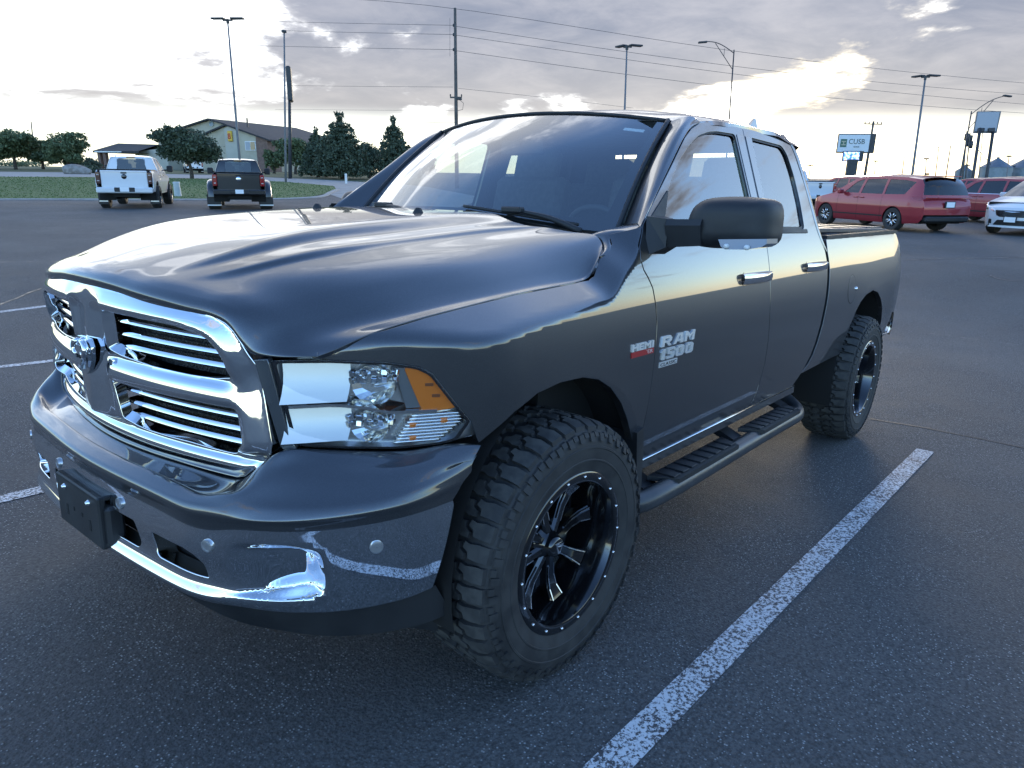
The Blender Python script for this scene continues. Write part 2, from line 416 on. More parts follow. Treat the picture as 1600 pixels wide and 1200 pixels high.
# ================================================================== terrain: one sheet, a shallow fall under the truck, rising banks behind
def gz(x, y):
    x = np.asarray(x, float); y = np.asarray(y, float)
    plane = -.04755 * x / .99885 * .99885 - .0121 * y
    w = 1 - sstep(np.hypot((x - 1.2) / 1.3, y + .3), 5.0, 11.0)
    far = .05 * sstep(np.hypot(x, y), 10, 25)
    # bank and far land towards the upper left
    s_ = (y * .93 + x * .30) - 37.5
    rise = np.where(s_ > 0, 1.55 * (1 - np.exp(-np.maximum(s_, 0) / 60.)), 0)
    return plane * w + far * (1 - w) + rise
def asphaltfn(B, p):
    co = B.n('ShaderNodeTexCoord').outputs['Object']
    big = B.noise(co, .35, 5, .6); mid = B.noise(co, 2.2, 5, .65, w=1.); fine = B.noise(co, 75, 4, .7); 
    v = B.n('ShaderNodeTexVoronoi'); v.inputs['Scale'].default_value = 105; B.l(co, v.inputs['Vector'])
    sv = B.n('ShaderNodeSeparateColor'); B.l(v.outputs['Color'], sv.inputs[0])
    agg = B.math('MULTIPLY', B.smooth(v.outputs['Distance'], .42, .22), B.smooth(sv.outputs[0], .66, .84))
    agg = B.math('MULTIPLY', agg, B.smooth(mid, .30, .62))
    base = B.mix(B.smooth(big, .35, .68), (.082, .081, .080), (.120, .118, .115))
    base = B.mix(B.math('MULTIPLY', B.smooth(fine, .40, .62), .75), base, (.040, .040, .040))
    base = B.mix(B.math('MULTIPLY', agg, .85), base, (.42, .42, .41))
    B.l(base, p.inputs['Base Color'])
    B.l(B.math('MULTIPLY_ADD', B.smooth(mid, .3, .7), .12, .74), p.inputs['Roughness'])
    h = B.math('ADD', B.math('MULTIPLY', B.noise(co, 95, 4, .65, w=5.), 1.0), B.math('MULTIPLY', v.outputs['Distance'], -.5))
    bump(B, p, h, .9, .008)
M_ASPH = pmat('asphalt', (.05, .05, .053), .6, spec=.35, fn=asphaltfn)
M_GRASS0 = varied('grass_ground', (.065, .110, .026), (.100, .150, .040), 1.2, .9, 1., 60, .6, .03)
M_FIELD = varied('far_field', (.030, .052, .016), (.055, .075, .024), .05, 1., 1.)
def axis(lim, near, step0):
    a = [0.]
    st = step0
    while a[-1] < lim:
        if a[-1] > near: st *= 1.16
        a.append(a[-1] + st)
    return np.array(a)
ax = axis(1500, 16, .8); xs = np.r_[-ax[::-1][:-1][-40:], ax]; ys = np.r_[-ax[::-1][:-1][-40:], ax]
Xg, Yg = np.meshgrid(xs, ys, indexing='ij'); Zg = gz(Xg, Yg); nx, ny = Xg.shape
V = np.stack([Xg, Yg, Zg], -1).reshape(-1, 3); idx = np.arange(nx * ny).reshape(nx, ny)
F = [(idx[i, j], idx[i + 1, j], idx[i + 1, j + 1], idx[i, j + 1]) for i in range(nx - 1) for j in range(ny - 1)]
ground = mesh('ground', V, F, M_ASPH, None); tag(ground, kind='structure')
ground['label'] = 'worn grey asphalt parking lot'
def sheet(name, poly, off, mat, res, label=None, kind='structure', parent=None):
    f = lambda u, v: np.stack([u, v, gz(u, v) + off], 1)
    o = panel(name, poly, f, mat, parent, res, flange=0, out=(0, 0, 1))
    if kind: tag(o, kind=kind)
    return o
def paintline(B, p):
    co = B.n('ShaderNodeTexCoord').outputs['Object']
    n = B.noise(co, 70, 5, .75); m_ = B.noise(co, 6, 4, .6, w=2.)
    w = B.math('MULTIPLY_ADD', m_, .20, .37)
    k = B.smooth(n, B.math('SUBTRACT', w, .02), B.math('ADD', w, .07))
    B.l(B.mix(k, (.055, .056, .060), (.62, .63, .64)), p.inputs['Base Color']); bump(B, p, B.noise(co, 95, 4, .65, w=5.), .6, .005)
M_LINE = pmat('worn_white_paint', (.6, .6, .6), .6, fn=paintline)
# ------------------------------------------------------------------ where things stand
CP = np.array(CAM_POS)
def at(px, py, depth): return CP + ray(px, py) * depth
def gp(px, depth):
    """ground point seen in column px at the given depth"""
    py = 285.
    for _ in range(12):
        q = at(px, py, depth); dz = q[2] - float(gz(q[0], q[1])); py += dz * 1109 / depth / .97
    return q
def ghit(px, py):
    d = ray(px, py); t = np.linspace(1, 700, 70000); X = CP[0] + d[0] * t; Y = CP[1] + d[1] * t; Z = CP[2] + d[2] * t - gz(X, Y)
    k = np.nonzero(Z < 0)[0]; i = k[0] if len(k) else -1
    return np.array([X[i], Y[i]])
def T2W(x, y): v = TM3 @ np.array([x, y, 0.]); return v[:2]
TM3 = np.array([[0.998854744, 0.005293022, 0.047551911], [-0.005875024, 0.999909438, 0.012107873], [-0.047483517, -0.012373375, 0.998795382]])
# parking bay lines
cs, ss = math.cos(math.radians(-1.42)), math.sin(math.radians(-1.42))
def bay(y0, x0, x1, w=.105):
    q = [(x0, -w / 2), (x1, -w / 2), (x1, w / 2), (x0, w / 2)]
    return [T2W(a * cs - (y0 + c) * ss, a * ss + (y0 + c) * cs) for a, c in q]
LL = ['worn white bay line on the driver side of the grey pickup, running under the camera', 'worn white bay line nearest the passenger side of the grey pickup', 'middle white bay line left of the grey pickup', 'farthest white bay line left of the grey pickup']
for y0, x0, x1, lb in zip((-1.415, 1.80, 5.03), (-3.2, -4.6, -4.6), (3.66, 3.7, 3.7), LL):
    o = sheet('bay_line', bay(y0, x0, x1), .004, M_LINE, .12); o['label'] = lb
a, c = ghit(0, 487.75), ghit(75, 478.2); d_ = (c - a) / np.linalg.norm(c - a); n_ = np.array([-d_[1], d_[0]]) * .055
o = sheet('bay_line', [a - d_ * 3 - n_, c + d_ * 4 - n_, c + d_ * 4 + n_, a - d_ * 3 + n_], .004, M_LINE, .12); o['label'] = LL[3]
# sealed cracks in the tarmac
M_TAR = varied('crack_sealer', (.010, .010, .011), (.018, .018, .019), 5, .35, .6, 40, .3, .004)
def crack(pxs, w, seed):
    r_ = random.Random(seed); P = np.array([ghit(*q) for q in pxs]); P = cpath(P, max(12, int(np.linalg.norm(P[-1] - P[0]) * 5)), len(P) > 2)
    P = P + np.array([[r_.gauss(0, w * .35), r_.gauss(0, w * .35)] for _ in P]); T = np.gradient(P, axis=0); T /= np.linalg.norm(T, axis=1)[:, None]; N = np.stack([-T[:, 1], T[:, 0]], 1)
    ww = np.array([w * r_.uniform(.45, 1.15) for _ in P])[:, None] / 2
    L, R = P + N * ww, P - N * ww; V = [(x, y, float(gz(x, y)) + .0035) for q in zip(L, R) for x, y in q]
    return mesh('tarmac_crack', V, [(2 * i, 2 * i + 1, 2 * i + 3, 2 * i + 2) for i in range(len(P) - 1)], M_TAR, ground)
crack([(-60, 492), (0, 476), (35, 462), (72, 450), (110, 436)], .055, 1)
crack([(-60, 410), (60, 409), (130, 408)], .05, 2)
crack([(1394, 514), (1480, 525), (1600, 541), (1700, 556)], .030, 3)
crack([(1360, 655), (1430, 667), (1520, 684), (1600, 701), (1700, 722)], .022, 4)
crack([(1413, 406), (1500, 404), (1600, 402), (1700, 401)], .07, 5)
crack([(1545, 430), (1575, 438), (1600, 440)], .04, 6)
# lawn, drive, farther lawn
def poly(pxs): return [ghit(*q) for q in pxs]
M_CONC = varied('drive_concrete', (.22, .22, .21), (.30, .295, .28), 1.5, .8, .9, 30, .3, .004)
M_KERB = varied('kerb_concrete', (.26, .255, .24), (.34, .33, .31), 2, .85, .9, 60, .3, .004)
edge = [(-500, 317), (0, 313), (160, 313), (330, 313), (430, 312), (480, 310), (512, 303), (526, 297)]
far = [(521, 291.5), (440, 284.5), (330, 280), (160, 277.5), (0, 277), (-500, 276)]
P1 = poly(edge + far); lawn = sheet('lawn', P1, .05, M_GRASS0, 3.0); lawn['label'] = 'mown grass bank beside the lot'
E1 = poly(edge)
kb = MB()
Ek = cpath(np.array(E1), 90); T = np.gradient(Ek, axis=0); T /= np.linalg.norm(T, axis=1)[:, None]; N = np.stack([-T[:, 1], T[:, 0]], 1)
V = []
for p_, n_ in zip(Ek, N):
    z = float(gz(*p_)); s_ = -n_ if n_ @ (CP[:2] - p_) < 0 else n_
    a = p_ + s_ * .22; c = p_ - s_ * .05; V += [(a[0], a[1], z - .02), (a[0], a[1], z + .05), (c[0], c[1], z + .085), (c[0], c[1], z - .02)]
kb.add(V, [(4 * i + j, 4 * i + j + 1, 4 * i + j + 5, 4 * i + j + 4) for i in range(89) for j in range(3)])
tag(kb.build('kerb', M_KERB), kind='structure')
far2 = [(-500, 267.0), (0, 268.5), (160, 270), (330, 273.5), (460, 279), (560, 284), (660, 291)]
dr = sheet('driveway', poly([(-500, 276), (0, 277), (160, 277.5), (330, 280), (440, 284.5), (521, 291.5), (526, 297), (512, 303), (540, 312), (700, 330), (760, 310), (660, 291)] + far2[::-1][1:]), .012, M_CONC, 4.0); dr['label'] = 'pale concrete driveway behind the grass bank'
B0 = poly(far2); ang = [(q - CP[:2]) for q in B0]
outer = [CP[:2] + v / np.linalg.norm(v) * 420 for v in ang]
lw2 = sheet('far_lawn', B0 + outer[::-1], .03, M_FIELD, 18.); lw2['label'] = 'lawn between the driveway and the trees'
# grass blades along the bank
gr = random.Random(3); V = []; F = []
P1a = np.array(P1); lo, hi = P1a.min(0), P1a.max(0); k = 0
pts = np.array([(gr.uniform(lo[0], hi[0]), gr.uniform(lo[1], min(hi[1], lo[1] + 60))) for _ in range(60000)]); pts = pts[inpoly(pts, P1a)]; pts = pts[np.hypot(pts[:, 0] - CP[0], pts[:, 1] - CP[1]) < 75][:16000]
for x, y in pts:
    z = float(gz(x, y)) + .045; a = gr.uniform(0, PI); h = gr.uniform(.03, .07); w = gr.uniform(.02, .05); dx, dy = math.cos(a) * w, math.sin(a) * w; i = len(V)
    V += [(x - dx, y - dy, z), (x + dx, y + dy, z), (x + gr.uniform(-.05, .05), y + gr.uniform(-.05, .05), z + h)]; F.append((i, i + 1, i + 2))
M_BLADE = varied('grass_blades', (.075, .125, .032), (.105, .155, .045), .6, .8, .9)
tag(mesh('grass', V, F, M_BLADE, None, False), 'short mown grass blades on the bank beyond the parked pickups', 'grass', kind='stuff')
# ================================================================== the lifted grey pickup
TM = Matrix(((0.998854744, 0.005293022, 0.047551911, 0), (-0.005875024, 0.999909438, 0.012107873, 0), (-0.047483517, -0.012373375, 0.998795382, 0), (0, 0, 0, 1)))
truck = empty('pickup_truck', mat4=TM)
tag(truck, 'big dark grey lifted pickup with chrome grille and off-road tyres parked in the foreground', 'pickup')
# x runs from nose to tail (front axle 0), y < 0 is the driver's side, z up from the tarmac
def Wz(z):
    lo = np.interp(z, [.5, .575, .65, .72, .80, .9, 1.0], [.945, .966, .982, .990, .9995, 1.006, 1.008])
    hi = 1.008 - .40 * (z - 1) ** 2; gl = .9295 - .355 * (z - 1.443)
    return np.where(z > 1.443, gl, np.where(z > 1, hi, lo))
_zk = np.linspace(.45, 2.0, 311); _wk = Wz(_zk)
for _ in range(14): _wk[1:-1] = .25 * _wk[:-2] + .5 * _wk[1:-1] + .25 * _wk[2:]
def Ws(z): # smooth width profile
    i = np.clip(((z - .45) / .005).astype(int), 1, 308); t = (z - .45) / .005 - i
    p0, p1, p2, p3 = _wk[i - 1], _wk[i], _wk[i + 1], _wk[np.minimum(i + 2, 310)]
    return p1 + .5 * t * (p2 - p0 + t * (2 * p0 - 5 * p1 + 4 * p2 - p3 + t * (3 * (p1 - p2) + p3 - p0)))
_SH = np.array([(-.80, .72, 1.136), (-.753, .787, 1.144), (-.697, .805, 1.165), (-.622, .828, 1.192), (-.547, .840, 1.207), (-.464, .849, 1.221), (-.377, .857, 1.232), (-.305, .864, 1.241), (-.205, .870, 1.252), (-.117, .874, 1.261), (.027, .880, 1.270), (.187, .883, 1.281), (.253, .884, 1.287)])
_rt = np.array([(-.95, .62, 1.10), (-.80, .74, 1.130), (-.697, .805, 1.165), (-.547, .840, 1.207), (-.377, .857, 1.232), (-.205, .870, 1.252), (.027, .880, 1.270), (.187, .883, 1.2815), (.27, .882, 1.298), (.36, .865, 1.362), (.46, .825, 1.440), (.58, .80, 1.60), (.8, .79, 1.9)])
_rx, _rd, _rz = _rt[:, 0], _rt[:, 1], _rt[:, 2]
ARF = (0.03, .435, .56)
def arch_lip(x, z, cx, cz, R, amp=.014, w=.05):
    r = np.hypot(x - cx, (z - cz)); return amp * np.exp(-np.maximum(r - R, 0) / w) * (z > .45)
def fend(x, z):
    x = np.asarray(x, float); z = np.asarray(z, float)
    dr = spline(_rx, np.array(_rd)[:, None], x)[:, 0] + (spline(_rx, np.array(_rz)[:, None], x)[:, 0] - z) * 1.85
    e = (-1.05 + np.sqrt(np.maximum(1.1025 + 6.8 * (x + .83), 1e-4))) / 3.4; dp = .69 + e
    w = Ws(z) + arch_lip(x, z, .03, .47, .53, .006, .09)
    return smin(smin(w, dr, .030), dp, .045)
def side(x, z):
    return Ws(z) + arch_lip(x, z, 3.63, .50, .55, .006, .09)
def yz(fn, s): return lambda u, v: np.stack([u, s * fn(u, v), v], 1)
fender_out = [(x, z - .004) for x, _, z in _SH[1:]] + [(.285, 1.296), (.318, 1.323), (.354, 1.356), (.417, 1.388), (.436, 1.400), (.449, 1.417), (.455, 1.430), (.50, 1.447), (.536, 1.463), (.520, 1.44), (.486, 1.397), (.477, 1.352), (.490, 1.312), (.515, 1.283), (.538, 1.249), (.553, 1.18), (.556, 1.12), (.550, .99), (.545, .845), (.537, .745), (.533, .655),
    (.494, .652), (.448, .722), (.395, .794), (.339, .862), (.254, .934), (.172, .976), (.079, .998), (-.043, 1.002), (-.156, .988), (-.257, .951), (-.332, .907), (-.374, .880), (-.396, .943), (-.434, .996), (-.493, 1.083), (-.522, 1.104), (-.600, 1.120), (-.715, 1.129), (-.748, 1.135)]
door_f = [(.541, .578), (.549, .745), (.553, .845), (.558, .99), (.565, 1.12), (.562, 1.18), (.547, 1.249), (.523, 1.286), (.498, 1.315), (.486, 1.352), (.494, 1.394), (.528, 1.438), (.549, 1.467), (.663, 1.548), (.888, 1.699), (1.058, 1.816), (1.14, 1.859), (1.243, 1.894), (1.313, 1.905), (1.50, 1.919), (1.716, 1.927),
    (1.716, 1.6), (1.702, 1.443), (1.695, 1.2), (1.699, 1.05), (1.722, .93), (1.735, .80), (1.728, .69), (1.71, .61), (1.70, .578)]
win_f = rounded([(.705, 1.462), (.80, 1.60), (.946, 1.715), (1.065, 1.782), (1.19, 1.84), (1.309, 1.868), (1.402, 1.879), (1.612, 1.887), (1.617, 1.60), (1.612, 1.462)], .03, 4)
door_r = [(1.708, .578), (1.718, .61), (1.736, .69), (1.743, .80), (1.730, .93), (1.707, 1.05), (1.703, 1.2), (1.710, 1.443), (1.724, 1.6), (1.724, 1.927), (2.0, 1.936), (2.20, 1.936), (2.31, 1.93), (2.375, 1.905), (2.41, 1.86), (2.468, 1.70), (2.495, 1.55), (2.525, 1.43), (2.60, 1.33), (2.618, 1.25), (2.60, 1.13), (2.575, 1.0), (2.560, .92), (2.53, .81), (2.50, .735), (2.44, .667), (2.37, .61), (2.33, .578)]
win_r = rounded([(1.806, 1.452), (1.812, 1.89), (2.23, 1.889), (2.29, 1.85), (2.33, 1.74), (2.335, 1.60), (2.312, 1.452)], [.01, .012, .05, .05, .05, .04, .04], 5)
def rail(x): return 1.402 + .018 * (x - 2.63)
bed_out = [(2.665, 1.245), (2.652, 1.33), (2.66, rail(2.66)), (3.2, rail(3.2)), (3.8, rail(3.8)), (4.40, rail(4.4)), (4.47, rail(4.47) - .02), (4.535, 1.33), (4.56, 1.26), (4.555, 1.1), (4.555, .85), (4.545, .70), (4.50, .64), (4.13, .64), (4.115, .72), (4.094, .793), (4.03, .892), (3.93, .968), (3.80, 1.025), (3.66, 1.047), (3.484, 1.028), (3.364, .985), (3.28, .927), (3.224, .856), (3.169, .755), (3.14, .66), (2.42, .64), (2.50, .68), (2.555, .735), (2.585, .81), (2.615, .92), (2.63, 1.0), (2.65, 1.13)]
def beds(x, z): # bed side, turned in at the tail
    w = Ws(z) + arch_lip(x, z, 3.63, .50, .55, .006, .09) - .10 * np.maximum(x - 4.28, 0) ** 2 * 1.6
    return w
# ---- hood: long curves from the grille lip to the cowl, lofted across
def pchip(t, K, tq):
    """monotone C1 curve through K: keeps the creases of the hood crisp"""
    t = np.asarray(t, float); K = np.asarray(K, float); sh = (-1,) + (1,) * (K.ndim - 1); h = np.diff(t).reshape(sh); dl = np.diff(K, axis=0) / h
    m_ = np.zeros_like(K); w1 = 2 * h[1:] + h[:-1]; w2 = h[1:] + 2 * h[:-1]; ok = dl[:-1] * dl[1:] > 0
    with np.errstate(divide='ignore', invalid='ignore'): hm = (w1 + w2) / (w1 / dl[:-1] + w2 / dl[1:])
    m_[1:-1] = np.where(ok, hm, 0); m_[0] = dl[0]; m_[-1] = dl[-1]
    i = np.clip(np.searchsorted(t, tq) - 1, 0, len(t) - 2); hh = h[i]; u = ((tq - t[i]) / (t[i + 1] - t[i])).reshape(sh)
    return (2 * u ** 3 - 3 * u ** 2 + 1) * K[i] + (u ** 3 - 2 * u ** 2 + u) * hh * m_[i] + (-2 * u ** 3 + 3 * u ** 2) * K[i + 1] + (u ** 3 - u ** 2) * hh * m_[i + 1]
CR = np.array([(.255, -.950, 1.234), (.258, -.968, 1.266), (.270, -.944, 1.292), (.300, -.885, 1.315), (.345, -.780, 1.352), (.385, -.580, 1.412), (.405, -.330, 1.448), (.420, -.050, 1.472), (.430, .120, 1.483), (.440, .275, 1.489)])
VO = np.array([.030, .030, .036, .046, .060, .076, .086, .094, .100, .112]); VD = np.array([.0, .0, .002, .008, .018, .031, .039, .037, .034, .030])
VF = np.array([0, 0, .3, 1, 1, 1, 1, 1, 1, 1.]); LIP = np.array([1, 1, .7, 0, 0, 0, 0, 0, 0, 0.])
def CZ(o): return -.085 * np.asarray(o) * LIP * np.ones(10)       # the lip runs smoothly under the dome
def off(A, dd, dz): B_ = A.copy(); B_[:, 0] += dd; B_[:, 2] += dz; return B_
HC = [
 [(0, -.965, 1.246), (0, -.984, 1.278), (0, -.960, 1.304), (0, -.895, 1.332), (0, -.76, 1.375), (0, -.56, 1.420), (0, -.31, 1.453), (0, -.02, 1.479), (0, .15, 1.490), (0, .30, 1.495)],
 [(.14, -.961, 1.243), (.14, -.980, 1.275), (.145, -.956, 1.301), (.16, -.891, 1.328), (.185, -.765, 1.371), (.21, -.565, 1.419), (.22, -.315, 1.452), (.23, -.03, 1.478), (.235, .14, 1.489), (.24, .29, 1.494)],
 off(CR, -.020, CZ(-.020) + .0012 * VF), off(CR, .010, CZ(.010) - .0022 * VF),
 off(CR, VO - .014, CZ(VO - .014) - VD + .003 * VF), off(CR, VO + .014, CZ(VO + .014) - VD - .001 * VF), off(CR, VO + .045, CZ(VO + .045) - VD - .007 * VF),
 [(.44, -.916, 1.214), (.442, -.936, 1.247), (.452, -.910, 1.273), (.478, -.835, 1.296), (.510, -.715, 1.326), (.550, -.520, 1.364), (.572, -.285, 1.391), (.592, -.01, 1.416), (.607, .16, 1.431), (.640, .345, 1.446)],
 [(.525, -.888, 1.205), (.530, -.906, 1.238), (.540, -.880, 1.264), (.562, -.80, 1.284), (.598, -.68, 1.309), (.635, -.48, 1.343), (.660, -.25, 1.368), (.682, .01, 1.391), (.700, .19, 1.409), (.722, .395, 1.434)],
 [(.592, -.864, 1.190), (.598, -.882, 1.219), (.608, -.856, 1.243), (.630, -.77, 1.260), (.668, -.64, 1.283), (.708, -.44, 1.313), (.733, -.215, 1.338), (.755, .04, 1.359), (.772, .225, 1.381), (.785, .442, 1.427)],
 [(.632, -.850, 1.148), (.640, -.866, 1.172), (.650, -.838, 1.205), (.675, -.75, 1.227), (.715, -.61, 1.251), (.758, -.40, 1.279), (.785, -.185, 1.303), (.807, .06, 1.323), (.825, .245, 1.345), (.828, .424, 1.402)],
 [(.660, -.838, 1.135), (.666, -.848, 1.146), (.680, -.815, 1.172), (.706, -.735, 1.195), (.755, -.58, 1.222), (.800, -.37, 1.250), (.825, -.155, 1.273), (.843, .08, 1.291), (.857, .255, 1.312), (.858, .375, 1.376)],
 [(.718, -.797, 1.133), (.722, -.802, 1.138), (.735, -.775, 1.154), (.762, -.695, 1.180), (.805, -.55, 1.206), (.838, -.34, 1.235), (.857, -.13, 1.257), (.868, .095, 1.274), (.876, .25, 1.290), (.876, .325, 1.340)],
 [(.783, -.752, 1.140), (.785, -.754, 1.144), (.797, -.724, 1.154), (.818, -.655, 1.180), (.843, -.520, 1.212), (.861, -.335, 1.237), (.873, -.125, 1.260), (.881, .085, 1.2745), (.884, .232, 1.285), (.8845, .275, 1.297)],
]
def hood():
    K = np.array(HC)[:, :, [1, 0, 2]]; K[..., 1] *= -1          # x, y, z ; y<0
    Kf = np.concatenate([K[::-1], (K * np.array([1, -1, 1]))[1:]], 0)
    mid = Kf[:, 5]; d = np.r_[0, np.cumsum(np.linalg.norm(np.diff(mid, axis=0), axis=1))]
    lg = Kf.shape[0] // 2; ml = Kf[lg + 3]; sl = np.r_[0, np.cumsum(np.linalg.norm(np.diff(ml, axis=0), axis=1))]
    tq = np.linspace(0, d[-1], 260)
    A = pchip(d, Kf, tq)
    for _ in range(5): A[1:-1] = .25 * A[:-2] + .5 * A[1:-1] + .25 * A[2:]
    for k_, n_ in ((0, 250), (1, 250), (2, 160), (3, 25)):
        S_ = A[:, k_].copy()
        for _ in range(n_): S_[1:-1] = .25 * S_[:-2] + .5 * S_[1:-1] + .25 * S_[2:]
        w_ = (1 - sstep(np.abs(A[:, k_, 1]), .42, .56))[:, None]; A[:, k_] = A[:, k_] * (1 - w_) + S_ * w_
    sq = np.r_[np.linspace(0, sl[2], 14)[:-1], np.linspace(sl[2], sl[-1], 70)]
    P = spline(sl, A.transpose(1, 0, 2), sq)
    return grid('hood', P, M_PAINT, truck, flip=False, flange=.010, bev=.002)
ho = hood()
if ho.data.polygons[2000].normal.z < 0: ho.data.flip_normals()
for s in (-1, 1):
    nz = MB(); nz.lathe([(.001, 1.502), (.008, 1.501), (.012, 1.494), (.017, 1.484), (.019, 1.470)], 12, (0, 0, 0), 'z')
    o = nz.build('washer_nozzle', M_BLACKP, ho, True); o.scale = (1.3, 1, 1); o.location = (.03, s * .30, -.002)
# ---- fenders, doors, bed sides, for both sides of the truck
truck_doors = {}
for s in (-1, 1):
    out = (0, s, 0)
    fo = panel('fender', fender_out, yz(fend, s), M_PAINT, truck, .010, flange=.03, out=out)
    if s < 0: fen_o = fo
    d1 = panel('door', door_f, yz(lambda x, z: Ws(z), s), M_PAINT, truck, .03, [win_f], .025, out=out)
    d2 = panel('door', door_r, yz(lambda x, z: Ws(z), s), M_PAINT, truck, .03, [win_r], .025, out=out)
    truck_doors[s] = (d1, d2)
    panel('window_pane', win_f, yz(lambda x, z: Ws(z) - .014, s), M_GLASS_S, d1, .06, flange=0, out=out)
    panel('window_pane', win_r, yz(lambda x, z: Ws(z) - .014, s), M_GLASS_S, d2, .06, flange=0, out=out)
    # dark rubber surround of each window, pillar covers
    for w_, d_, k in ((win_f, d1, 0), (win_r, d2, 1)):
        c = w_.mean(0); big = dens(w_, .04); v = big - c; inner = c + v * (1 - .016 / np.abs(v).max(0)) ; 
        panel('window_seal', big, yz(lambda x, z: Ws(z) - .006, s), M_BLACKP, d_, .06, [inner], .0, out=out, estep=.05)
    panel('pillar_cover', [(1.626, 1.458), (1.632, 1.6), (1.624, 1.884), (1.709, 1.886), (1.708, 1.6), (1.697, 1.458)], yz(lambda x, z: Ws(z) + .003, s), M_BLACKG, d1, .05, flange=.006, out=out)
    panel('pillar_cover', [(1.716, 1.458), (1.731, 1.6), (1.731, 1.886), (1.800, 1.887), (1.800, 1.6), (1.795, 1.458)], yz(lambda x, z: Ws(z) + .003, s), M_BLACKG, d2, .05, flange=.006, out=out)
    panel('belt_moulding', rounded([(.66, 1.436), (.66, 1.457), (1.69, 1.457), (1.69, 1.438)], .004, 3), yz(lambda x, z: Ws(z) + .006, s), M_BLACKP, d1, .05, flange=.012, out=out)
    panel('belt_moulding', rounded([(1.72, 1.438), (1.72, 1.455), (2.335, 1.455), (2.335, 1.438)], .004, 3), yz(lambda x, z: Ws(z) + .006, s), M_BLACKP, d2, .05, flange=.012, out=out)
    bd = panel('bed_side', bed_out, yz(beds, s), M_PAINT, truck, .03, flange=.03, out=out)
    rc = MB(); pts = [(x, s * (.915), rail(x) + .004) for x in np.linspace(2.66, 4.42, 12)]
    for a, c in zip(pts[:-1], pts[1:]): rc.box(((a[0] + c[0]) / 2, s * .905, rail((a[0] + c[0]) / 2) + .006), (c[0] - a[0], .085, .022))
    rc.build('rail_cap', M_BLACKP, bd)
    if s < 0:
        th = np.linspace(0, 2 * PI, 40, endpoint=False); ring = np.stack([3.135 + .092 * np.cos(th), 1.085 + .092 * np.sin(th)], 1); r2 = np.stack([3.135 + .087 * np.cos(th), 1.085 + .087 * np.sin(th)], 1)
        panel('fuel_door_gap', ring, yz(lambda x, z: beds(x, z) + .0008, s), M_BLACK, bd, .05, [r2], 0, out=out, estep=.05)
        fd = panel('fuel_door', r2 * 1.0, yz(lambda x, z: beds(x, z) + .0016, s), M_PAINT, bd, .03, flange=.002, out=out)
        k = MB(); k.lathe([(.001, -.012), (.009, -.011), (.013, -.004), (.014, .004)], 14); o = k.build('fuel_door_lock', M_CHROME, bd, True); o.location = (3.222, s * (Ws(np.array([1.085]))[0] - .0), 1.083)
    # sill: dark underside with the thin bright edge
    sl = MB(); sl.box((1.44, s * .93, .553), (1.86, .07, .045)); sl.build('rocker_sill', M_PAINT, truck)
    st = MB(); st.tube([(.52, s * .966, .571), (2.36, s * .966, .571)], .005, 6); st.build('sill_trim', M_CHROME, truck, True)
for s in (-1, 1):                                             # cowl corner between hood, windscreen and pillar
    fz = lambda x, z: float(fend(np.array([x]), np.array([z]))[0])
    A_ = np.array([(.345, .866, 1.350), (.412, .838, 1.384), (.446, .795, 1.414), (.452, .765, 1.426), (.50, .745, 1.436), (.58, .745, 1.440), (.62, .772, 1.437)])
    B_ = np.array([(.352, fz(.352, 1.350) - .004, 1.350), (.418, fz(.418, 1.384) - .003, 1.384), (.452, fz(.452, 1.420) - .003, 1.421), (.480, fz(.48, 1.438) - .003, 1.438), (.510, fz(.51, 1.450) - .003, 1.450), (.540, .908, 1.462), (.585, .880, 1.476)])
    pa, pb = cpath(A_ * np.array([1, s, 1]), 24), cpath(B_ * np.array([1, s, 1]), 24)
    P = np.array([pa * (1 - t) + pb * t + np.array([0, s * .3, 1.]) * (.012 * math.sin(PI * t) - .005 * (1 - t)) for t in np.linspace(-.05, 1, 10)])
    grid('cowl_corner', P, M_PAINT, truck, flip=(s > 0))
# ---- inner dark shell so that gaps look dark
sh = MB()
sh.box((1.55, 0, .98), (2.02, 1.80, .70)); sh.build('cab_inner_shell', M_BLACK, truck)
for s in (-1, 1):
    sh = MB(); sh.box((3.6, s * .80, 1.02), (1.80, .06, .70)); sh.build('bed_inner_wall', M_BLACK, truck)
    sh = MB(); sh.box((.28, s * .76, 1.0), (.36, .12, .60)); sh.build('inner_fender', M_BLACK, truck)
sh = MB(); sh.box((-.1, 0, .90), (1.05, .95, .62)); sh.build('engine_bay', M_BLACK, truck)
sh = MB(); sh.box((3.6, 0, .70), (1.85, 1.5, .06)); sh.build('bed_floor', M_BLACK, truck)
for s in (-1, 1):                                             # wheel-house liners
    for cx, R in ((.03, .545), (3.63, .60)):
        V = []; n = 26
        for j in range(n + 1):
            a = -.25 + (PI + .5) * j / n
            for q in (.42, .985): V.append((cx + R * math.cos(a) * .93, s * q, .46 + R * math.sin(a)))
        F = [(2 * j, 2 * j + 1, 2 * j + 3, 2 * j + 2) for j in range(n)]
        mesh('wheel_liner', V, F, M_BLACK, truck)
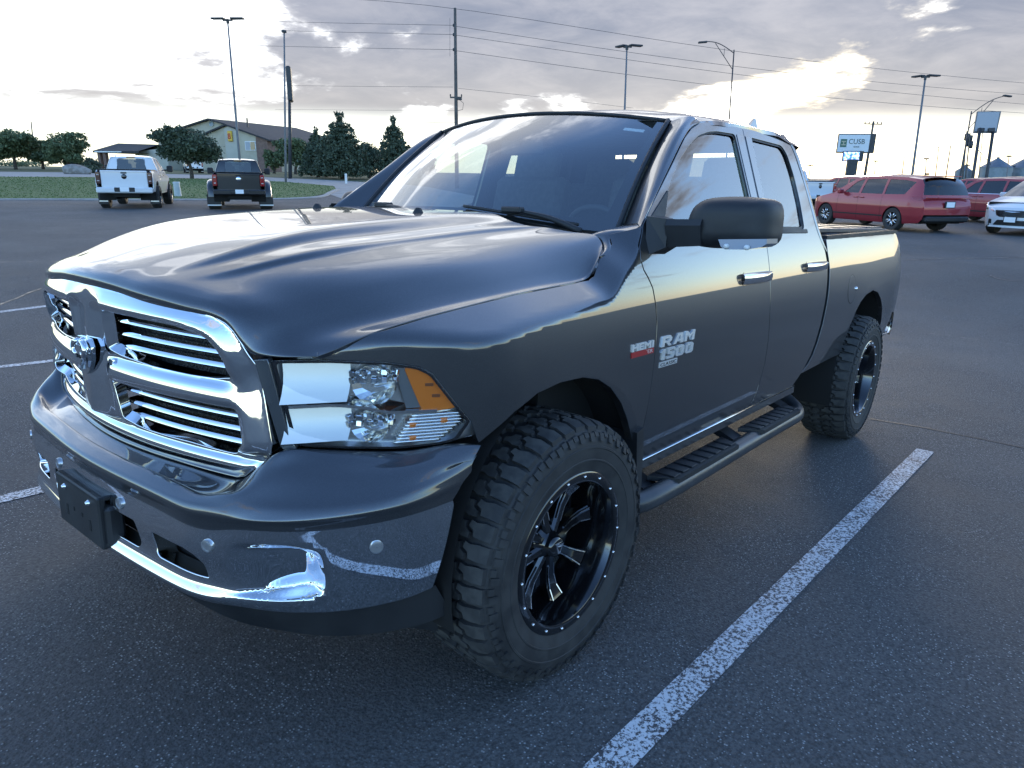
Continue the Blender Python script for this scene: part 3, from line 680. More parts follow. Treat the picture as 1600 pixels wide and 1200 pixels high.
# ---- roof, pillars, windscreen
def glass_edge(u):
    a = np.abs(u)
    base = np.stack([.385 + .225 * a ** 2.2, .775 * u, 1.462 - .030 * a ** 2], -1); top = np.stack([1.0 + .12 * a ** 2, .68 * u, 1.940 - .046 * a ** 2], -1)
    return base, top
uu = np.linspace(-1, 1, 41); bs, tp = glass_edge(uu)
vv = np.linspace(0, 1, 26)
nb = np.array([-.62, 0, .78])
WS = np.stack([bs * (1 - v) + tp * v + nb * .035 * math.sin(PI * v) * (1 - .35 * np.abs(uu) ** 3)[:, None] for v in vv], 1)
def WSf(u, v): # point of the screen
    b0, t0 = glass_edge(np.asarray(u)); return b0 * (1 - v)[:, None] + t0 * v[:, None] + nb * (.035 * np.sin(PI * v) * (1 - .35 * np.abs(u) ** 3))[:, None]
ws = grid('windscreen', WS, M_GLASS, truck, flange=0)
if ws.data.polygons[300].normal.z < 0: ws.data.flip_normals()
fr_out = np.array([(-1, 0), (1, 0), (1, 1), (-1, 1)], float)
fr_in = rounded([(-.93, .085), (.93, .085), (.945, .93), (-.945, .93)], .10, 6)
fr = panel('frit_border', dens(fr_out, .08), lambda u, v: WSf(u, v) - nb * .006, M_BLACK, ws, .12, [fr_in], 0, out=(-.6, 0, .8))
mg = MB()
for s in (-1, 1):
    e = np.array([WSf(np.array([s * 1.0]), np.array([v]))[0] + nb * .004 for v in np.linspace(.0, 1, 20)]); mg.tube(e, .011, 6)
mg.tube(tp + nb * .003, .007, 6); mg.build('screen_seal', M_BLACKP, ws, True)
gapU = np.array([(.536, .915, 1.463), (.655, .889, 1.553), (.88, .834, 1.704), (1.052, .795, 1.823), (1.134, .779, 1.867), (1.24, .767, 1.90), (1.312, .763, 1.912), (1.50, .759, 1.925), (1.72, .755, 1.934), (2.0, .752, 1.942), (2.20, .752, 1.942), (2.315, .755, 1.935), (2.38, .765, 1.91)])
for s in (-1, 1):
    vq = np.linspace(.03, 1, 26); ge = WSf(np.full(26, s * 1.0), vq) + np.array([.012, s * .010, .002])
    gu = cpath(gapU[:6], 26) * np.array([1, s, 1])
    rows = []
    for t in np.linspace(0, 1, 11):
        bulge = math.sin(PI * min(1, t * 1.02)) * .030
        n_ = np.array([-.30, s * .72, .62]); rows.append(ge * (1 - t) + gu * t + n_ * bulge)
    P = np.array(rows); o = grid('screen_pillar', P, M_PAINT, truck, flip=(s > 0), flange=.015)
RX = np.linspace(0, 1, 9)
ds_ = [0, .25, .45, .58, .66, .705, .735, .757]
cz = [1.950, 1.974, 1.992, 2.003, 2.010, 2.010, 2.003, 1.985, 1.955]; rows = []
for d_ in ds_:
    if d_ <= .68: x0 = 1.0 + .12 * (d_ / .68) ** 2 + .008
    else: x0 = 1.128 + (d_ - .68) * 1.35
    xs = x0 + (2.50 - x0) * RX
    drop = .055 * (d_ / .757) ** 3.0 + .018 * sstep(np.array([d_]), .66, .757)[0]
    z = np.array(cz) - drop
    z[0] = 1.944 - .046 * (min(d_, .68) / .68) ** 2 - (max(d_ - .68, 0)) * .06
    if d_ >= .757: z = np.interp(xs, gapU[4:, 0], gapU[4:, 2]) + .004
    rows.append(np.stack([xs, np.full(9, -d_), z], 1))
K = np.array(rows); Kf = np.concatenate([K[::-1], (K * np.array([1, -1, 1]))[1:]], 0)
dd = np.r_[0, np.cumsum(np.linalg.norm(np.diff(Kf[:, 4], axis=0), axis=1))]
A = spline(dd, Kf, np.linspace(0, dd[-1], 70)); P = spline(RX, A.transpose(1, 0, 2), np.linspace(0, 1, 40))
ro = grid('roof', P, M_PAINT, truck, flange=.02)
if ro.data.polygons[1200].normal.z < 0: ro.data.flip_normals()
f_ = MB(); f_.prism([(0, 0), (.155, 0), (.135, .062), (.115, .066), (.06, .030)], -.016, .016, lambda x, y, z: (x, z * (1 - .75 * y / .066), y)); o = auto_smooth(f_.build('antenna_fin', M_PAINT, ro)); o.location = (2.16, -.585, 1.972)
# back of the cab
bk = MB(); bp = [(2.48, .70, 1.94), (2.50, .755, 1.88), (2.56, .83, 1.68), (2.60, .915, 1.43), (2.625, .95, 1.25), (2.62, .95, .9)]
V = [(x, -d_, z) for x, d_, z in bp] + [(x + .03, d_, z) for x, d_, z in bp]
V = []
for x, d_, z in bp: V += [(x - .02, -d_, z), (x + .035, -d_ * .6, z), (x + .04, d_ * .6, z), (x - .02, d_, z)]
bk.add(V, [(4 * i + j, 4 * i + j + 1, 4 * i + j + 5, 4 * i + j + 4) for i in range(5) for j in range(3) if not (j == 1 and i in (1, 2))])
bk.build('cab_back', M_PAINT, truck, True)
rg = MB(); rg.add([(2.57, -.50, 1.86), (2.57, .50, 1.86), (2.63, .52, 1.46), (2.63, -.52, 1.46)], [(0, 1, 2, 3)]); rg.build('rear_pane', M_GLASS_T, truck)
# corner strip between rear door frame and cab back
for s in (-1, 1):
    a = np.array([(2.20, .752, 1.942), (2.315, .757, 1.932), (2.382, .768, 1.905), (2.415, .784, 1.86), (2.473, .840, 1.70), (2.50, .893, 1.55), (2.53, .936, 1.43), (2.606, .965, 1.33)]) * np.array([1, s, 1])
    c = np.array([(2.44, .70, 1.968), (2.46, .712, 1.955), (2.475, .73, 1.92), (2.50, .765, 1.86), (2.555, .82, 1.70), (2.58, .875, 1.55), (2.60, .915, 1.43), (2.632, .955, 1.33)]) * np.array([1, s, 1])
    pa, pc = cpath(a, 24), cpath(c, 24)
    P = np.array([pa * (1 - t) + pc * t + np.array([.35, s * .75, .2]) * .012 * math.sin(PI * t) for t in np.linspace(0, 1, 7)])
    grid('cab_corner', P, M_PAINT, truck, flip=(s < 0), flange=.012)
# ---- bed floor cover, tailgate, rear bumper, tail lamps
tc_ = MB()
for i in range(4):
    x0, x1 = 2.64 + i * .452, 2.64 + (i + 1) * .452 - .006; tc_.box(((x0 + x1) / 2, 0, rail((x0 + x1) / 2) + .030), (x1 - x0, 1.66, .024), bev=.006)
for s in (-1, 1): tc_.box((3.54, s * .845, rail(3.54) + .026), (1.80, .05, .03), bev=.008)
auto_smooth(tc_.build('bed_cover', varied('vinyl_cover', (.030, .031, .034), (.040, .041, .044), 12, .42, .55, 400, .3, .0008), truck))
tg = MB(); tg.box((4.545, 0, 1.08), (.06, 1.58, .66), bev=.02); auto_smooth(tg.build('tailgate', M_PAINT, truck))
for s in (-1, 1):
    tl = MB(); tl.box((4.545, s * .875, 1.12), (.07, .13, .44), bev=.025); auto_smooth(tl.build('tail_lamp', pmat('red_lamp', (.30, .01, .012), .12, 0, 1.), truck))
rb = cpath([(4.50, -1.0, .74), (4.60, -.985, .735), (4.72, -.93, .72), (4.78, -.75, .71), (4.80, 0, .70), (4.78, .75, .71), (4.72, .93, .72), (4.60, .985, .735), (4.50, 1.0, .74)], 60)
P = np.array([rb + np.array([o_, 0, z_]) for o_, z_ in ((-.02, .075), (.0, .07), (.012, .03), (.01, -.06), (-.02, -.10), (-.06, -.105))])
grid('rear_bumper', P, M_CHROME_D, truck, flip=True, flange=.0)
# ---- grille: chrome frame with four openings, bars, black mesh, emblem
def Gx(d, z): return -.958 - .08 * (z - 1.1) + .245 * d * d
go = [(0, 1.264), (.07, 1.263), (.27, 1.255), (.42, 1.242), (.49, 1.237), (.555, 1.227), (.593, 1.211), (.616, 1.192), (.634, 1.166), (.648, 1.136), (.660, 1.115), (.676, 1.034), (.697, .915), (.692, .888), (.668, .858), (.602, .810), (.575, .801), (.47, .801), (.35, .801), (.22, .799), (0, .797)]
g_out = np.array([(-d, z) for d, z in go] + [(d, z) for d, z in go[::-1][1:-1]])
gU = rounded([(.115, 1.201), (.334, 1.197), (.445, 1.194), (.526, 1.181), (.556, 1.171), (.578, 1.150), (.594, 1.123), (.604, 1.072), (.545, 1.063), (.45, 1.061), (.297, 1.062), (.15, 1.069), (.112, 1.082)], .012, 4)
gL = rounded([(.108, .998), (.28, .999), (.473, 1.0), (.617, 1.0), (.624, .976), (.633, .907), (.617, .888), (.58, .864), (.548, .863), (.41, .865), (.24, .863), (.165, .865), (.13, .878)], .012, 4)
g_holes = [h * np.array([s, 1]) for h in (gU, gL) for s in (-1, 1)]
g_all = [dens(g_out, .02)] + [dens(h, .02) for h in g_holes]
# height of the frame face, tabulated and blurred so that the chrome reflects without kinks
ST = .003; GY = np.arange(0, .726, ST); GZ = np.arange(.778, 1.30, ST); YY, ZZ = np.meshgrid(GY, GZ, indexing='ij'); _p = np.stack([YY.ravel(), ZZ.ravel()], 1)
_du = np.minimum(polydist(_p, dens(gU, .02)), polydist(_p, dens(gL, .02))).reshape(YY.shape); _do = polydist(_p, np.array(go)[1:-1].tolist() + [(0, .797), (0, 1.264)][::1])
_do = np.full(len(_p), 1e9)
for q0, q1 in zip(go[:-1], go[1:]):
    q0, q1 = np.array(q0), np.array(q1); dv = q1 - q0; t_ = np.clip(((_p - q0) @ dv) / (dv @ dv), 0, 1); _do = np.minimum(_do, np.linalg.norm(_p - (q0 + t_[:, None] * dv), axis=1))
_do = _do.reshape(YY.shape)
h_ring = np.interp(_du / (_du + _do + 1e-6), [0, .30, .45, 1], [.030, .025, .021, .002])          # top bar and uprights fall away outwards
h_mid = np.interp((ZZ - .999) / .063, [-1, 0, .55, .70, 1.0, 2], [.036, .036, .028, .024, .006, .004])   # crossbar
h_bot = np.interp((ZZ - .80) / .064, [-1, 0, .60, .72, 1.0, 2], [.014, .016, .023, .022, .004, .002])    # sill
h_ctr = .020 + .12 * (1.02 - ZZ) + .016 * np.clip(1 - YY / .095, 0, 1)
wb = 1 - sstep(ZZ, .862, .885); ctr = 1 - sstep(YY, .080, .120); col = sstep(YY, .55, .66) * sstep(ZZ, .84, .90) * (1 - sstep(ZZ, 1.06, 1.16))
wm = sstep(ZZ, .968, .998) * (1 - sstep(ZZ, 1.063, 1.095)) * (1 - sstep(YY, .57, .645))
HT = h_ring + .14 * (1.0 - ZZ) * col
HT = HT * (1 - wm) + h_mid * wm
wc = ctr * (1 - sstep(ZZ, 1.185, 1.225)); HT = HT * (1 - wc) + h_ctr * wc
HT = HT * (1 - wb) + h_bot * wb
rd_ = np.sqrt(np.clip(1 - (1 - np.clip(np.minimum(_du, _do) / .010, 0, 1)) ** 2, 0, 1)); HT = (HT + .010) * (.5 + .5 * rd_)
for _ in range(6):
    E_ = np.pad(HT, 1, mode='edge'); E_[0] = E_[2]; HT = .25 * E_[:-2, 1:-1] + .5 * HT + .25 * E_[2:, 1:-1]; E_ = np.pad(HT, 1, mode='edge'); HT = .25 * E_[1:-1, :-2] + .5 * HT + .25 * E_[1:-1, 2:]
def frame_f(y, z):
    d = np.abs(y); u = np.clip(d / ST, 0, len(GY) - 1.001); v = np.clip((z - GZ[0]) / ST, 0, len(GZ) - 1.001); i, j = u.astype(int), v.astype(int); fu, fv = u - i, v - j
    h = HT[i, j] * (1 - fu) * (1 - fv) + HT[i + 1, j] * fu * (1 - fv) + HT[i, j + 1] * (1 - fu) * fv + HT[i + 1, j + 1] * fu * fv
    return np.stack([Gx(d, z) + .010 - h, y, z], 1)
gf = panel('grille_frame', g_out, frame_f, M_CHROME, truck, .007, g_holes, .04, .0025, out=(-1, 0, 0), holeflange=.028, eps=.003)
for h, zl, zr, dl, dr in ((0, (1.168, 1.131, 1.095), (1.165, 1.131, 1.096), (.098, .096, .096), (.568, .594, .604)), (1, (.964, .927, .891), (.967, .930, .894), (.092, .098, .108), (.632, .640, .634))):
    for k in range(3):
        for s in (-1, 1):
            d_ = np.linspace(dl[k], dr[k], 22); z_ = zl[k] + (zr[k] - zl[k]) * ((d_ - dl[k]) / (dr[k] - dl[k])) ** 1.15
            sec = [(.000, -.0045), (.0015, .0015), (.006, .0065), (.030, .0085), (.034, -.0075), (.005, -.0085)]
            P = np.array([[(Gx(a, c) + .013 + u, s * a, c + w) for a, c in zip(d_, z_)] for u, w in sec + sec[:1]])
            n_ = len(sec) + 1; idx = np.arange(n_ * 22).reshape(n_, 22)
            o = MB().add(P.reshape(-1, 3), [(idx[i, j], idx[i + 1, j], idx[i + 1, j + 1], idx[i, j + 1]) for i in range(n_ - 1) for j in range(21)]).build('grille_bar', M_CHROME, truck, True)
            bm = bmesh.new(); bm.from_mesh(o.data); bmesh.ops.remove_doubles(bm, verts=bm.verts, dist=1e-6); bmesh.ops.recalc_face_normals(bm, faces=bm.faces); bm.to_mesh(o.data); bm.free(); auto_smooth(o, 40)
def meshfn(B, p):
    v = B.n('ShaderNodeTexVoronoi', feature='DISTANCE_TO_EDGE'); v.inputs['Scale'].default_value = 70; B.l(objco(B), v.inputs['Vector'])
    B.l(B.mix(B.smooth(v.outputs[0], .05, .14), (.02, .02, .021), (.003, .003, .003)), p.inputs['Base Color']); bump(B, p, B.smooth(v.outputs[0], .04, .16, 1, 0), 1., .006)
M_MESH = pmat('grille_mesh', (.008, .008, .008), .5, fn=meshfn)
for h in g_holes:
    c = h.mean(0); panel('grille_mesh', c + (h - c) * 1.06, lambda y, z: np.stack([Gx(np.abs(y), z) + .056, y, z], 1), M_MESH, truck, .06, flange=0, out=(-1, 0, 0))
# emblem: shield with a horned head
em = MB(); shd = [(0, .052), (.040, .050), (.052, .028), (.046, -.012), (.022, -.045), (0, -.058), (-.022, -.045), (-.046, -.012), (-.052, .028), (-.040, .050)]
em.prism(shd, 0, .012, lambda x, y, z: (-z, x, y)); eo = auto_smooth(em.build('emblem', M_CHROME, truck)); eo.location = (-.984, 0, 1.055)
hd = MB(); hd.prism([(-.016, .030), (.016, .030), (.020, .012), (.012, -.020), (.008, -.040), (-.008, -.040), (-.012, -.020), (-.020, .012)], .012, .026, lambda x, y, z: (-z - .006 * (1 - abs(x) / .02), x, y)); auto_smooth(hd.build('ram_head', M_CHROME, eo))
for s in (-1, 1):
    hn = MB(); t = np.linspace(0, 1, 22); a = PI * .62 - t * PI * 1.75; r = .021 * (1 - .35 * t)
    hn.tube([(-.020 - .004 * math.sin(PI * q), s * (.022 + rr * math.cos(aa) ), .018 + rr * math.sin(aa)) for q, aa, rr in zip(t, a, r)], np.interp(t, [0, .5, 1], [.010, .009, .003]), 8); hn.build('horn', M_CHROME, eo, True)
    ey = MB(); ey.box((-.027, s * .009, -.002), (.006, .006, .010)); ey.build('eye', M_BLACK, eo)
# ---- painted bumper cover and chrome bumper
F0 = np.array([(-.925, 0, .790), (-.914, .22, .792), (-.890, .42, .794), (-.850, .57, .795), (-.838, .645, .836), (-.822, .712, .895), (-.757, .758, .897), (-.657, .828, .8855), (-.545, .897, .878), (-.450, .948, .885), (-.378, 1.0, .876)])
FC = np.array([(-1.037, 0, .757), (-1.028, .22, .757), (-1.012, .42, .756), (-1.0, .53, .757), (-.985, .60, .758), (-.962, .68, .76), (-.925, .76, .765), (-.85, .855, .772), (-.74, .935, .78), (-.62, .985, .79), (-.44, 1.006, .812)])
FE = np.array([(-1.024, 0, .700), (-1.016, .22, .700), (-1.000, .42, .698), (-.992, .54, .697), (-.972, .62, .701), (-.948, .69, .717), (-.91, .775, .728), (-.83, .865, .731), (-.72, .94, .737), (-.61, .987, .745), (-.497, 1.003, .75)])
FI = np.array([(-1.020, 0, .475), (-1.010, .22, .471), (-.992, .42, .468), (-.975, .53, .468), (-.95, .60, .466), (-.91, .67, .463), (-.86, .745, .458), (-.77, .83, .452), (-.68, .89, .452), (-.60, .935, .460), (-.54, .955, .468)])
def both(A): return np.concatenate([A[::-1] * np.array([1, -1, 1]), A[1:]], 0)
st_ = np.linspace(-1, 1, 21)
def rowpath(A, q): return spline(st_, both(A), q)
q_ = np.linspace(-1, 1, 161)
r0, rc, re = rowpath(F0, q_), rowpath(FC, q_), rowpath(FE, q_)
out_ = rc - r0; L_ = np.linalg.norm(out_, axis=1)[:, None]; on = out_ / L_
hump = (.012 * sstep(np.abs(q_), .40, .62))[:, None] * np.array([0, 0, 1.])
rows = [r0 + np.array([.03, 0, -.012]), r0, r0 * .72 + rc * .28 + hump, r0 * .35 + rc * .65 + hump * 1.1, rc - on * .050 + np.array([0, 0, .008]), rc - on * .018 + np.array([0, 0, .004]), rc - on * .002 + np.array([0, 0, -.006]), rc * .80 + re * .20 + on * .002, rc * .4 + re * .6, re, re + np.array([.03, 0, -.01]) * 1.0]
P = np.array(rows); ch = np.r_[0, np.cumsum(np.linalg.norm(np.diff(P[:, 40], axis=0), axis=1))]
tq = np.r_[np.linspace(ch[0], ch[4], 22)[:-1], np.linspace(ch[4], ch[8], 26)[:-1], np.linspace(ch[8], ch[-1], 10)]
P = spline(ch, P, tq)
fa = grid('bumper_cover', P, M_PAINT, truck, flange=.0)
if fa.data.polygons[len(fa.data.polygons) // 5].normal.x > 0: fa.data.flip_normals()
# chrome bumper in (station, height) space
qd = np.linspace(0, 1, 400); TP = rowpath(FE, qd); arc = np.r_[0, np.cumsum(np.linalg.norm(np.diff(TP[:, :2], axis=0), axis=1))]
def d2a(d): return np.sign(d) * np.interp(np.abs(d), TP[:, 1], arc)
HH = .26
def bump_base(a, v):
    q = np.sign(a) * np.interp(np.abs(a), arc, qd); T = rowpath(FE, q); I = rowpath(FI, q); t = v / HH
    Q = T * (1 - t)[:, None] + I * t[:, None]
    dq = 1e-3; tg = rowpath(FE, q + dq) - rowpath(FE, q - dq); n = np.stack([-tg[:, 1], tg[:, 0], 0 * q], 1); n /= np.linalg.norm(n, axis=1)[:, None]
    mid = 1 - sstep(np.abs(a), .60, .88)
    prof = .007 * sstep(v, .0, .007) + .010 * np.sin(PI * np.clip(t, 0, 1)) - .05 * sstep(t, .90, 1.05) + mid * (.018 * np.exp(-((t - .80) / .09) ** 2) - .008 * np.exp(-((t - .5) / .2) ** 2))
    return Q + n * prof[:, None], n
def zz2v(d, z):
    a = d2a(d); q = np.sign(a) * np.interp(np.abs(a), arc, qd); T = rowpath(FE, q)[:, 2]; I = rowpath(FI, q)[:, 2]; return a, (T - z) / (T - I) * HH
def toav(pts): pts = np.array(pts); a, v = zz2v(pts[:, 0], pts[:, 1]); return np.stack([a, v], 1)
pk = [rounded(toav([(s * .655, .672), (s * .70, .690), (s * .815, .698), (s * .872, .680), (s * .885, .63), (s * .882, .58), (s * .862, .538), (s * .79, .526), (s * .655, .524)]), .02, 5) for s in (-1, 1)]
def chrome_f(a, v):
    Q, n = bump_base(a, v); p2 = np.stack([a, v], 1); dep = np.zeros(len(a)); dd = np.interp(np.abs(a), arc, TP[:, 1])
    ramp = .052 * sstep(dd, .66, .815) * (1 - sstep(dd, .826, .884))
    for s, k in zip((-1, 1), pk):
        near = np.sign(a) == s
        if near.any():
            ins = inpoly(p2[near], k); dist = polydist(p2[near], k); zl = rowpath(FE, np.sign(a[near]) * np.interp(np.abs(a[near]), arc, qd))[:, 2] * (1 - v[near] / HH) + rowpath(FI, np.sign(a[near]) * np.interp(np.abs(a[near]), arc, qd))[:, 2] * v[near] / HH; wide = np.interp(zl, [.53, .60], [.010, .030]); dep[near] = np.where(ins, ramp[near] * sstep(dist / wide, 0, 1.), 0)
    return Q - n * dep[:, None]
inl = [rounded(toav([(s * .375, .632), (s * .388, .570), (s * .402, .560), (s * .612, .560), (s * .60, .602), (s * .57, .624), (s * .53, .634)]), .008, 4) for s in (-1, 1)]
cen = rounded(toav([(-.295, .640), (-.315, .575), (-.30, .556), (.30, .556), (.315, .575), (.295, .640)]), .012, 4)
aE = arc[-1]; top = [(a, .0) for a in np.linspace(-aE, aE, 60)]; bot = [(a, HH * 1.02) for a in np.linspace(aE, -aE, 60)]
ex = np.concatenate([np.concatenate([dens(c + (k - c) * f_, .012) for f_ in (.985, .955, .92, .885, .85, .8, .72)]) for k in pk for c in (k.mean(0),)])
cb = panel('chrome_bumper', np.array(top + bot), chrome_f, M_CHROME_D, truck, .016, [inl[0], inl[1], cen], .02, .003, out=(-1, 0, 0), extra=ex, holeflange=.05)
bb = MB()
V = [];  
for a in np.linspace(-.66, .66, 41):
    (p0,), _ = bump_base(np.array([d2a(np.array([a]))[0]]), np.array([.05])); V += [(p0[0] + .07, p0[1], .66), (p0[0] + .07, p0[1], .54)]
bb.add(V, [(2 * i, 2 * i + 1, 2 * i + 3, 2 * i + 2) for i in range(40)]); bb.build('inlet_backing', M_BLACK, cb)
def on_bumper(d, z):
    a, v = zz2v(np.array([d]), np.array([z])); e = 1e-3; P0 = chrome_f(a, v)[0]; n = bump_base(a, v)[1][0]; return P0, n
def orient(n):
    x = Vector(n).normalized(); y = Vector((0, 0, 1)).cross(x).normalized(); z = x.cross(y); return Matrix((x, y, z)).transposed().to_4x4()
for d_, z_ in ((.225, .670), (.620, .662), (.945, .674)):
    for s in (-1, 1):
        P0, n = on_bumper(s * d_, z_); k = MB(); k.lathe([(.001, .006), (.010, .006), (.0105, .0045), (.0125, .0045), (.013, .006), (.0165, .0055), (.0175, .001), (.0178, -.01)], 24, (0, 0, 0), 'x')
        o = k.build('parking_sensor', M_SILVER, cb, True); o.matrix_local = Matrix.Translation(P0) @ orient(n); auto_smooth(o, 30)
# licence plate bracket
lb = MB(); lb.box((-1.049, 0, .592), (.022, .315, .160), bev=.005); lo_ = auto_smooth(lb.build('plate_bracket', M_BLACKP, truck))
k = MB(); k.box((-1.035, 0, .664), (.05, .305, .016), bev=.004); auto_smooth(k.build('bracket_ledge', M_BLACKP, lo_))
k = MB(); k.box((-1.022, 0, .582), (.05, .36, .125), bev=.01); auto_smooth(k.build('bracket_base', M_BLACKP, lo_))
for s in (-1, 1):
    k = MB(); k.lathe([(.001, -.010), (.006, -.009), (.007, -.004), (.0095, -.003), (.010, 0)], 12, (0, 0, 0), 'x'); o = k.build('bolt', M_MILL, lo_, True); o.location = (-1.0595, s * .09, .640)
    k = MB(); k.box((-1.0602, s * .085, .568), (.002, .014, .034), bev=.0008); k.build('slot', M_BLACK, lo_)
    k = MB(); k.box((-1.0602, s * .03, .585), (.002, .008, .012)); k.build('slot', M_BLACK, lo_)
# black air dam under the bumper and front mud deflector
ad = cpath(both(FI + np.array([.03, 0, .0])) , 80); P = np.array([ad + np.array([.0, 0, .02]), ad + np.array([.04, 0, -.05]), ad + np.array([.06, 0, -.095])]); grid('air_dam', P, M_BLACKP, truck, flange=.0)
for s in (-1, 1):
    k = MB(); k.add([(-.60, s * .80, .50), (-.52, s * .93, .50), (-.44, s * .90, .285), (-.56, s * .74, .30), (-.38, s * .60, .30), (-.38, s * .60, .5)], [(0, 1, 2, 3), (1, 5, 4, 2), (0, 3, 4, 5)]); k.build('wheel_deflector', M_BLACKP, truck)
# ---- headlights
def HLx(d): e = d - .69; return -.83 + 1.05 * e + 1.7 * e * np.maximum(e, 0)
def hlf(s, off=0.): return lambda d, z: np.stack([HLx(d) + off, s * d, z], 1)
hl_o = rounded([(.694, 1.126), (.777, 1.126), (.860, 1.117), (.903, 1.101), (.920, 1.081), (.950, .998), (.971, .944), (.954, .893), (.928, .886), (.879, .884), (.819, .892), (.735, .905), (.722, .924)], .008, 4)
M_HOUSE = pmat('lamp_housing', (.62, .63, .64), .22, .8)
M_FLUTE = pmat('fluted_chrome', (.80, .81, .82), .12, 1.)
for s in (-1, 1):
    c = hl_o.mean(0)
    hl = panel('headlight', c + (hl_o - c) * 1.018, hlf(s, .075), M_HOUSE, truck, .03, flange=0, out=(-1, s, 0))
    # side walls of the bucket
    L = dens(hl_o, .03); Pa = hlf(s, .004)(L[:, 0], L[:, 1]); Pb = hlf(s, .08)(L[:, 0], L[:, 1]); n_ = len(L)
    mesh('bucket', np.r_[Pa, Pb], [(i, (i + 1) % n_, n_ + (i + 1) % n_, n_ + i) for i in range(n_)], M_SILVER, hl)
    hin = c + (hl_o - c) * (1 - .012 / .15)
    panel('lamp_rim', hl_o, hlf(s, .003), M_BLACKG, hl, .03, [c + (hl_o - c) * .955], .0, out=(-1, s, 0), estep=.02)
    panel('lens', hl_o, hlf(s, .0), M_LENS, hl, .03, flange=.012, out=(-1, s, 0))
    # smooth inner wedges that mirror the sky
    for z0, z1, zt in ((1.118, 1.018, .985), (1.000, .915, .896)):
        V = []
        for d_, o0 in ((.706, .012), (.748, .030), (.792, .044)):
            for t in (0, .25, .5, .75, 1): z = z0 + (z1 - z0) * t; V.append((HLx(d_) + o0 - .022 * t + .007 * math.sin(PI * t), s * (d_ + .012 * t), z))
        mesh('inner_wedge', V, [(5 * i + j, 5 * i + j + 1, 5 * i + j + 6, 5 * i + j + 5) for i in range(2) for j in range(4)], pmat('satin_reflector', (.56, .545, .52), .32, 1.), hl)
    # divider shelf between the two lamps
    ds2 = np.linspace(.712, .925, 14); zs2 = np.interp(ds2, [.712, .786, .831, .857, .925], [1.008, 1.011, 1.0, .985, .981])
    V = []; F = []
    for d_, z in zip(ds2, zs2): V += [(HLx(d_) + .008, s * d_, z + .002), (HLx(d_) + .008, s * d_, z - .006), (HLx(d_) + .07, s * d_, z + .012), (HLx(d_) + .07, s * d_, z - .010)]
    for i in range(13): F += [(4 * i, 4 * i + 1, 4 * i + 5, 4 * i + 4), (4 * i, 4 * i + 4, 4 * i + 6, 4 * i + 2), (4 * i + 1, 4 * i + 3, 4 * i + 7, 4 * i + 5)]
    MB().add(V, F).build('divider', M_REFL, hl)
    # faceted bowls with bulbs
    for d_, z_, R_, ry in ((.832, 1.056, .048, .052), (.826, .945, .042, .044)):
        V = []; F = []; nr, na = 6, 20
        for i in range(nr + 1):
            r = i / nr
            for j in range(na):
                a = 2 * PI * j / na; V.append((HLx(d_) + .082 - .055 * r * r + .9 * R_ * r * math.cos(a) * .75, s * (d_ + R_ * r * math.cos(a)), z_ + ry * r * math.sin(a)))
        F = [(i * na + j, i * na + (j + 1) % na, (i + 1) * na + (j + 1) % na, (i + 1) * na + j) for i in range(nr) for j in range(na)]
        bw = mesh('reflector_bowl', V, F, M_REFL, hl, smooth=False)
        k = MB(); k.lathe([(.001, -.03), (.006, -.028), (.008, -.018), (.008, .0), (.013, .004), (.014, .03)], 12, (0, 0, 0), 'x'); o = k.build('bulb', M_SILVER, hl, True); o.location = (HLx(d_) + .060, s * d_, z_)
        # stepped cut-glass blocks
        for i in range(5):
            for j in range(2):
                k = MB(); k.box((HLx(d_ - .030 + i * .015) + .030, s * (d_ - .030 + i * .015), z_ + ry * .62 - j * .018), (.016, .0165, .016), Matrix.Rotation(s * rng.uniform(-.7, .1), 3, 'Z') @ Matrix.Rotation(rng.uniform(-.3, .3), 3, 'Y'), .002); k.build('facet', M_FLUTE, hl)
    am = panel('turn_signal', rounded([(.879, 1.100), (.909, 1.089), (.949, .993), (.944, .983), (.909, .977), (.902, .988)], .006, 3), hlf(s, .016), M_AMBER, hl, .02, flange=.02, out=(-1, s, 0))
    for z_, d_ in ((1.052, .913), (1.021, .922)):
        k = MB(); k.box((HLx(d_) + .012, s * d_, z_), (.004, .022, .008), Matrix.Rotation(s * -.85, 3, 'Z'), .001); k.build('turn_signal_slot', pmat('dark_amber', (.18, .05, .01), .3), am)
    for i in range(9):                                         # fluted strip under the turn signal
        z = .898 + i * .0088; d0 = .862 + .003 * i; d1 = min(.925 + .006 * i, .957)
        k = MB(); k.tube([(HLx(d_) + .022, s * d_, z) for d_ in np.linspace(d0, d1, 8)], .0042, 6); k.build('flute', M_FLUTE, hl, True)
    for d_, z_ in ((.884, .944), (.926, .950), (.884, .908)):
        k = MB(); k.lathe([(.001, -.012), (.008, -.010), (.011, 0), (.011, .02)], 10, (0, 0, 0), 'x'); o = k.build('amber_bulb', M_AMBER, hl, True); o.location = (HLx(d_) + .03, s * d_, z_)
    k = MB(); V = []
    for d_ in (.838, .858, .882): V += [(HLx(d_) + .03, s * d_, 1.088), (HLx(d_) + .03, s * (d_ + .035), .985)]
    panel('grey_fin', [(.862, 1.100), (.876, 1.099), (.900, .990), (.878, .990)], hlf(s, .024), pmat('grey_fin', (.16, .17, .18), .3, .4), hl, .02, flange=0, out=(-1, s, 0))
    # dark bezel between grille and lamp
    panel('lamp_bezel', [(.666, 1.126), (.694, 1.129), (.7225, .922), (.735, .902), (.710, .893), (.701, .905)], lambda d, z, s=s: np.stack([np.minimum(Gx(d, z) + .004, HLx(d) + .004) + .25 * np.maximum(d - .68, 0), s * d, z], 1), pmat('bezel_grey', (.10, .11, .12), .25, .6, 1.), truck, .02, flange=.02, out=(-1, s, 0))
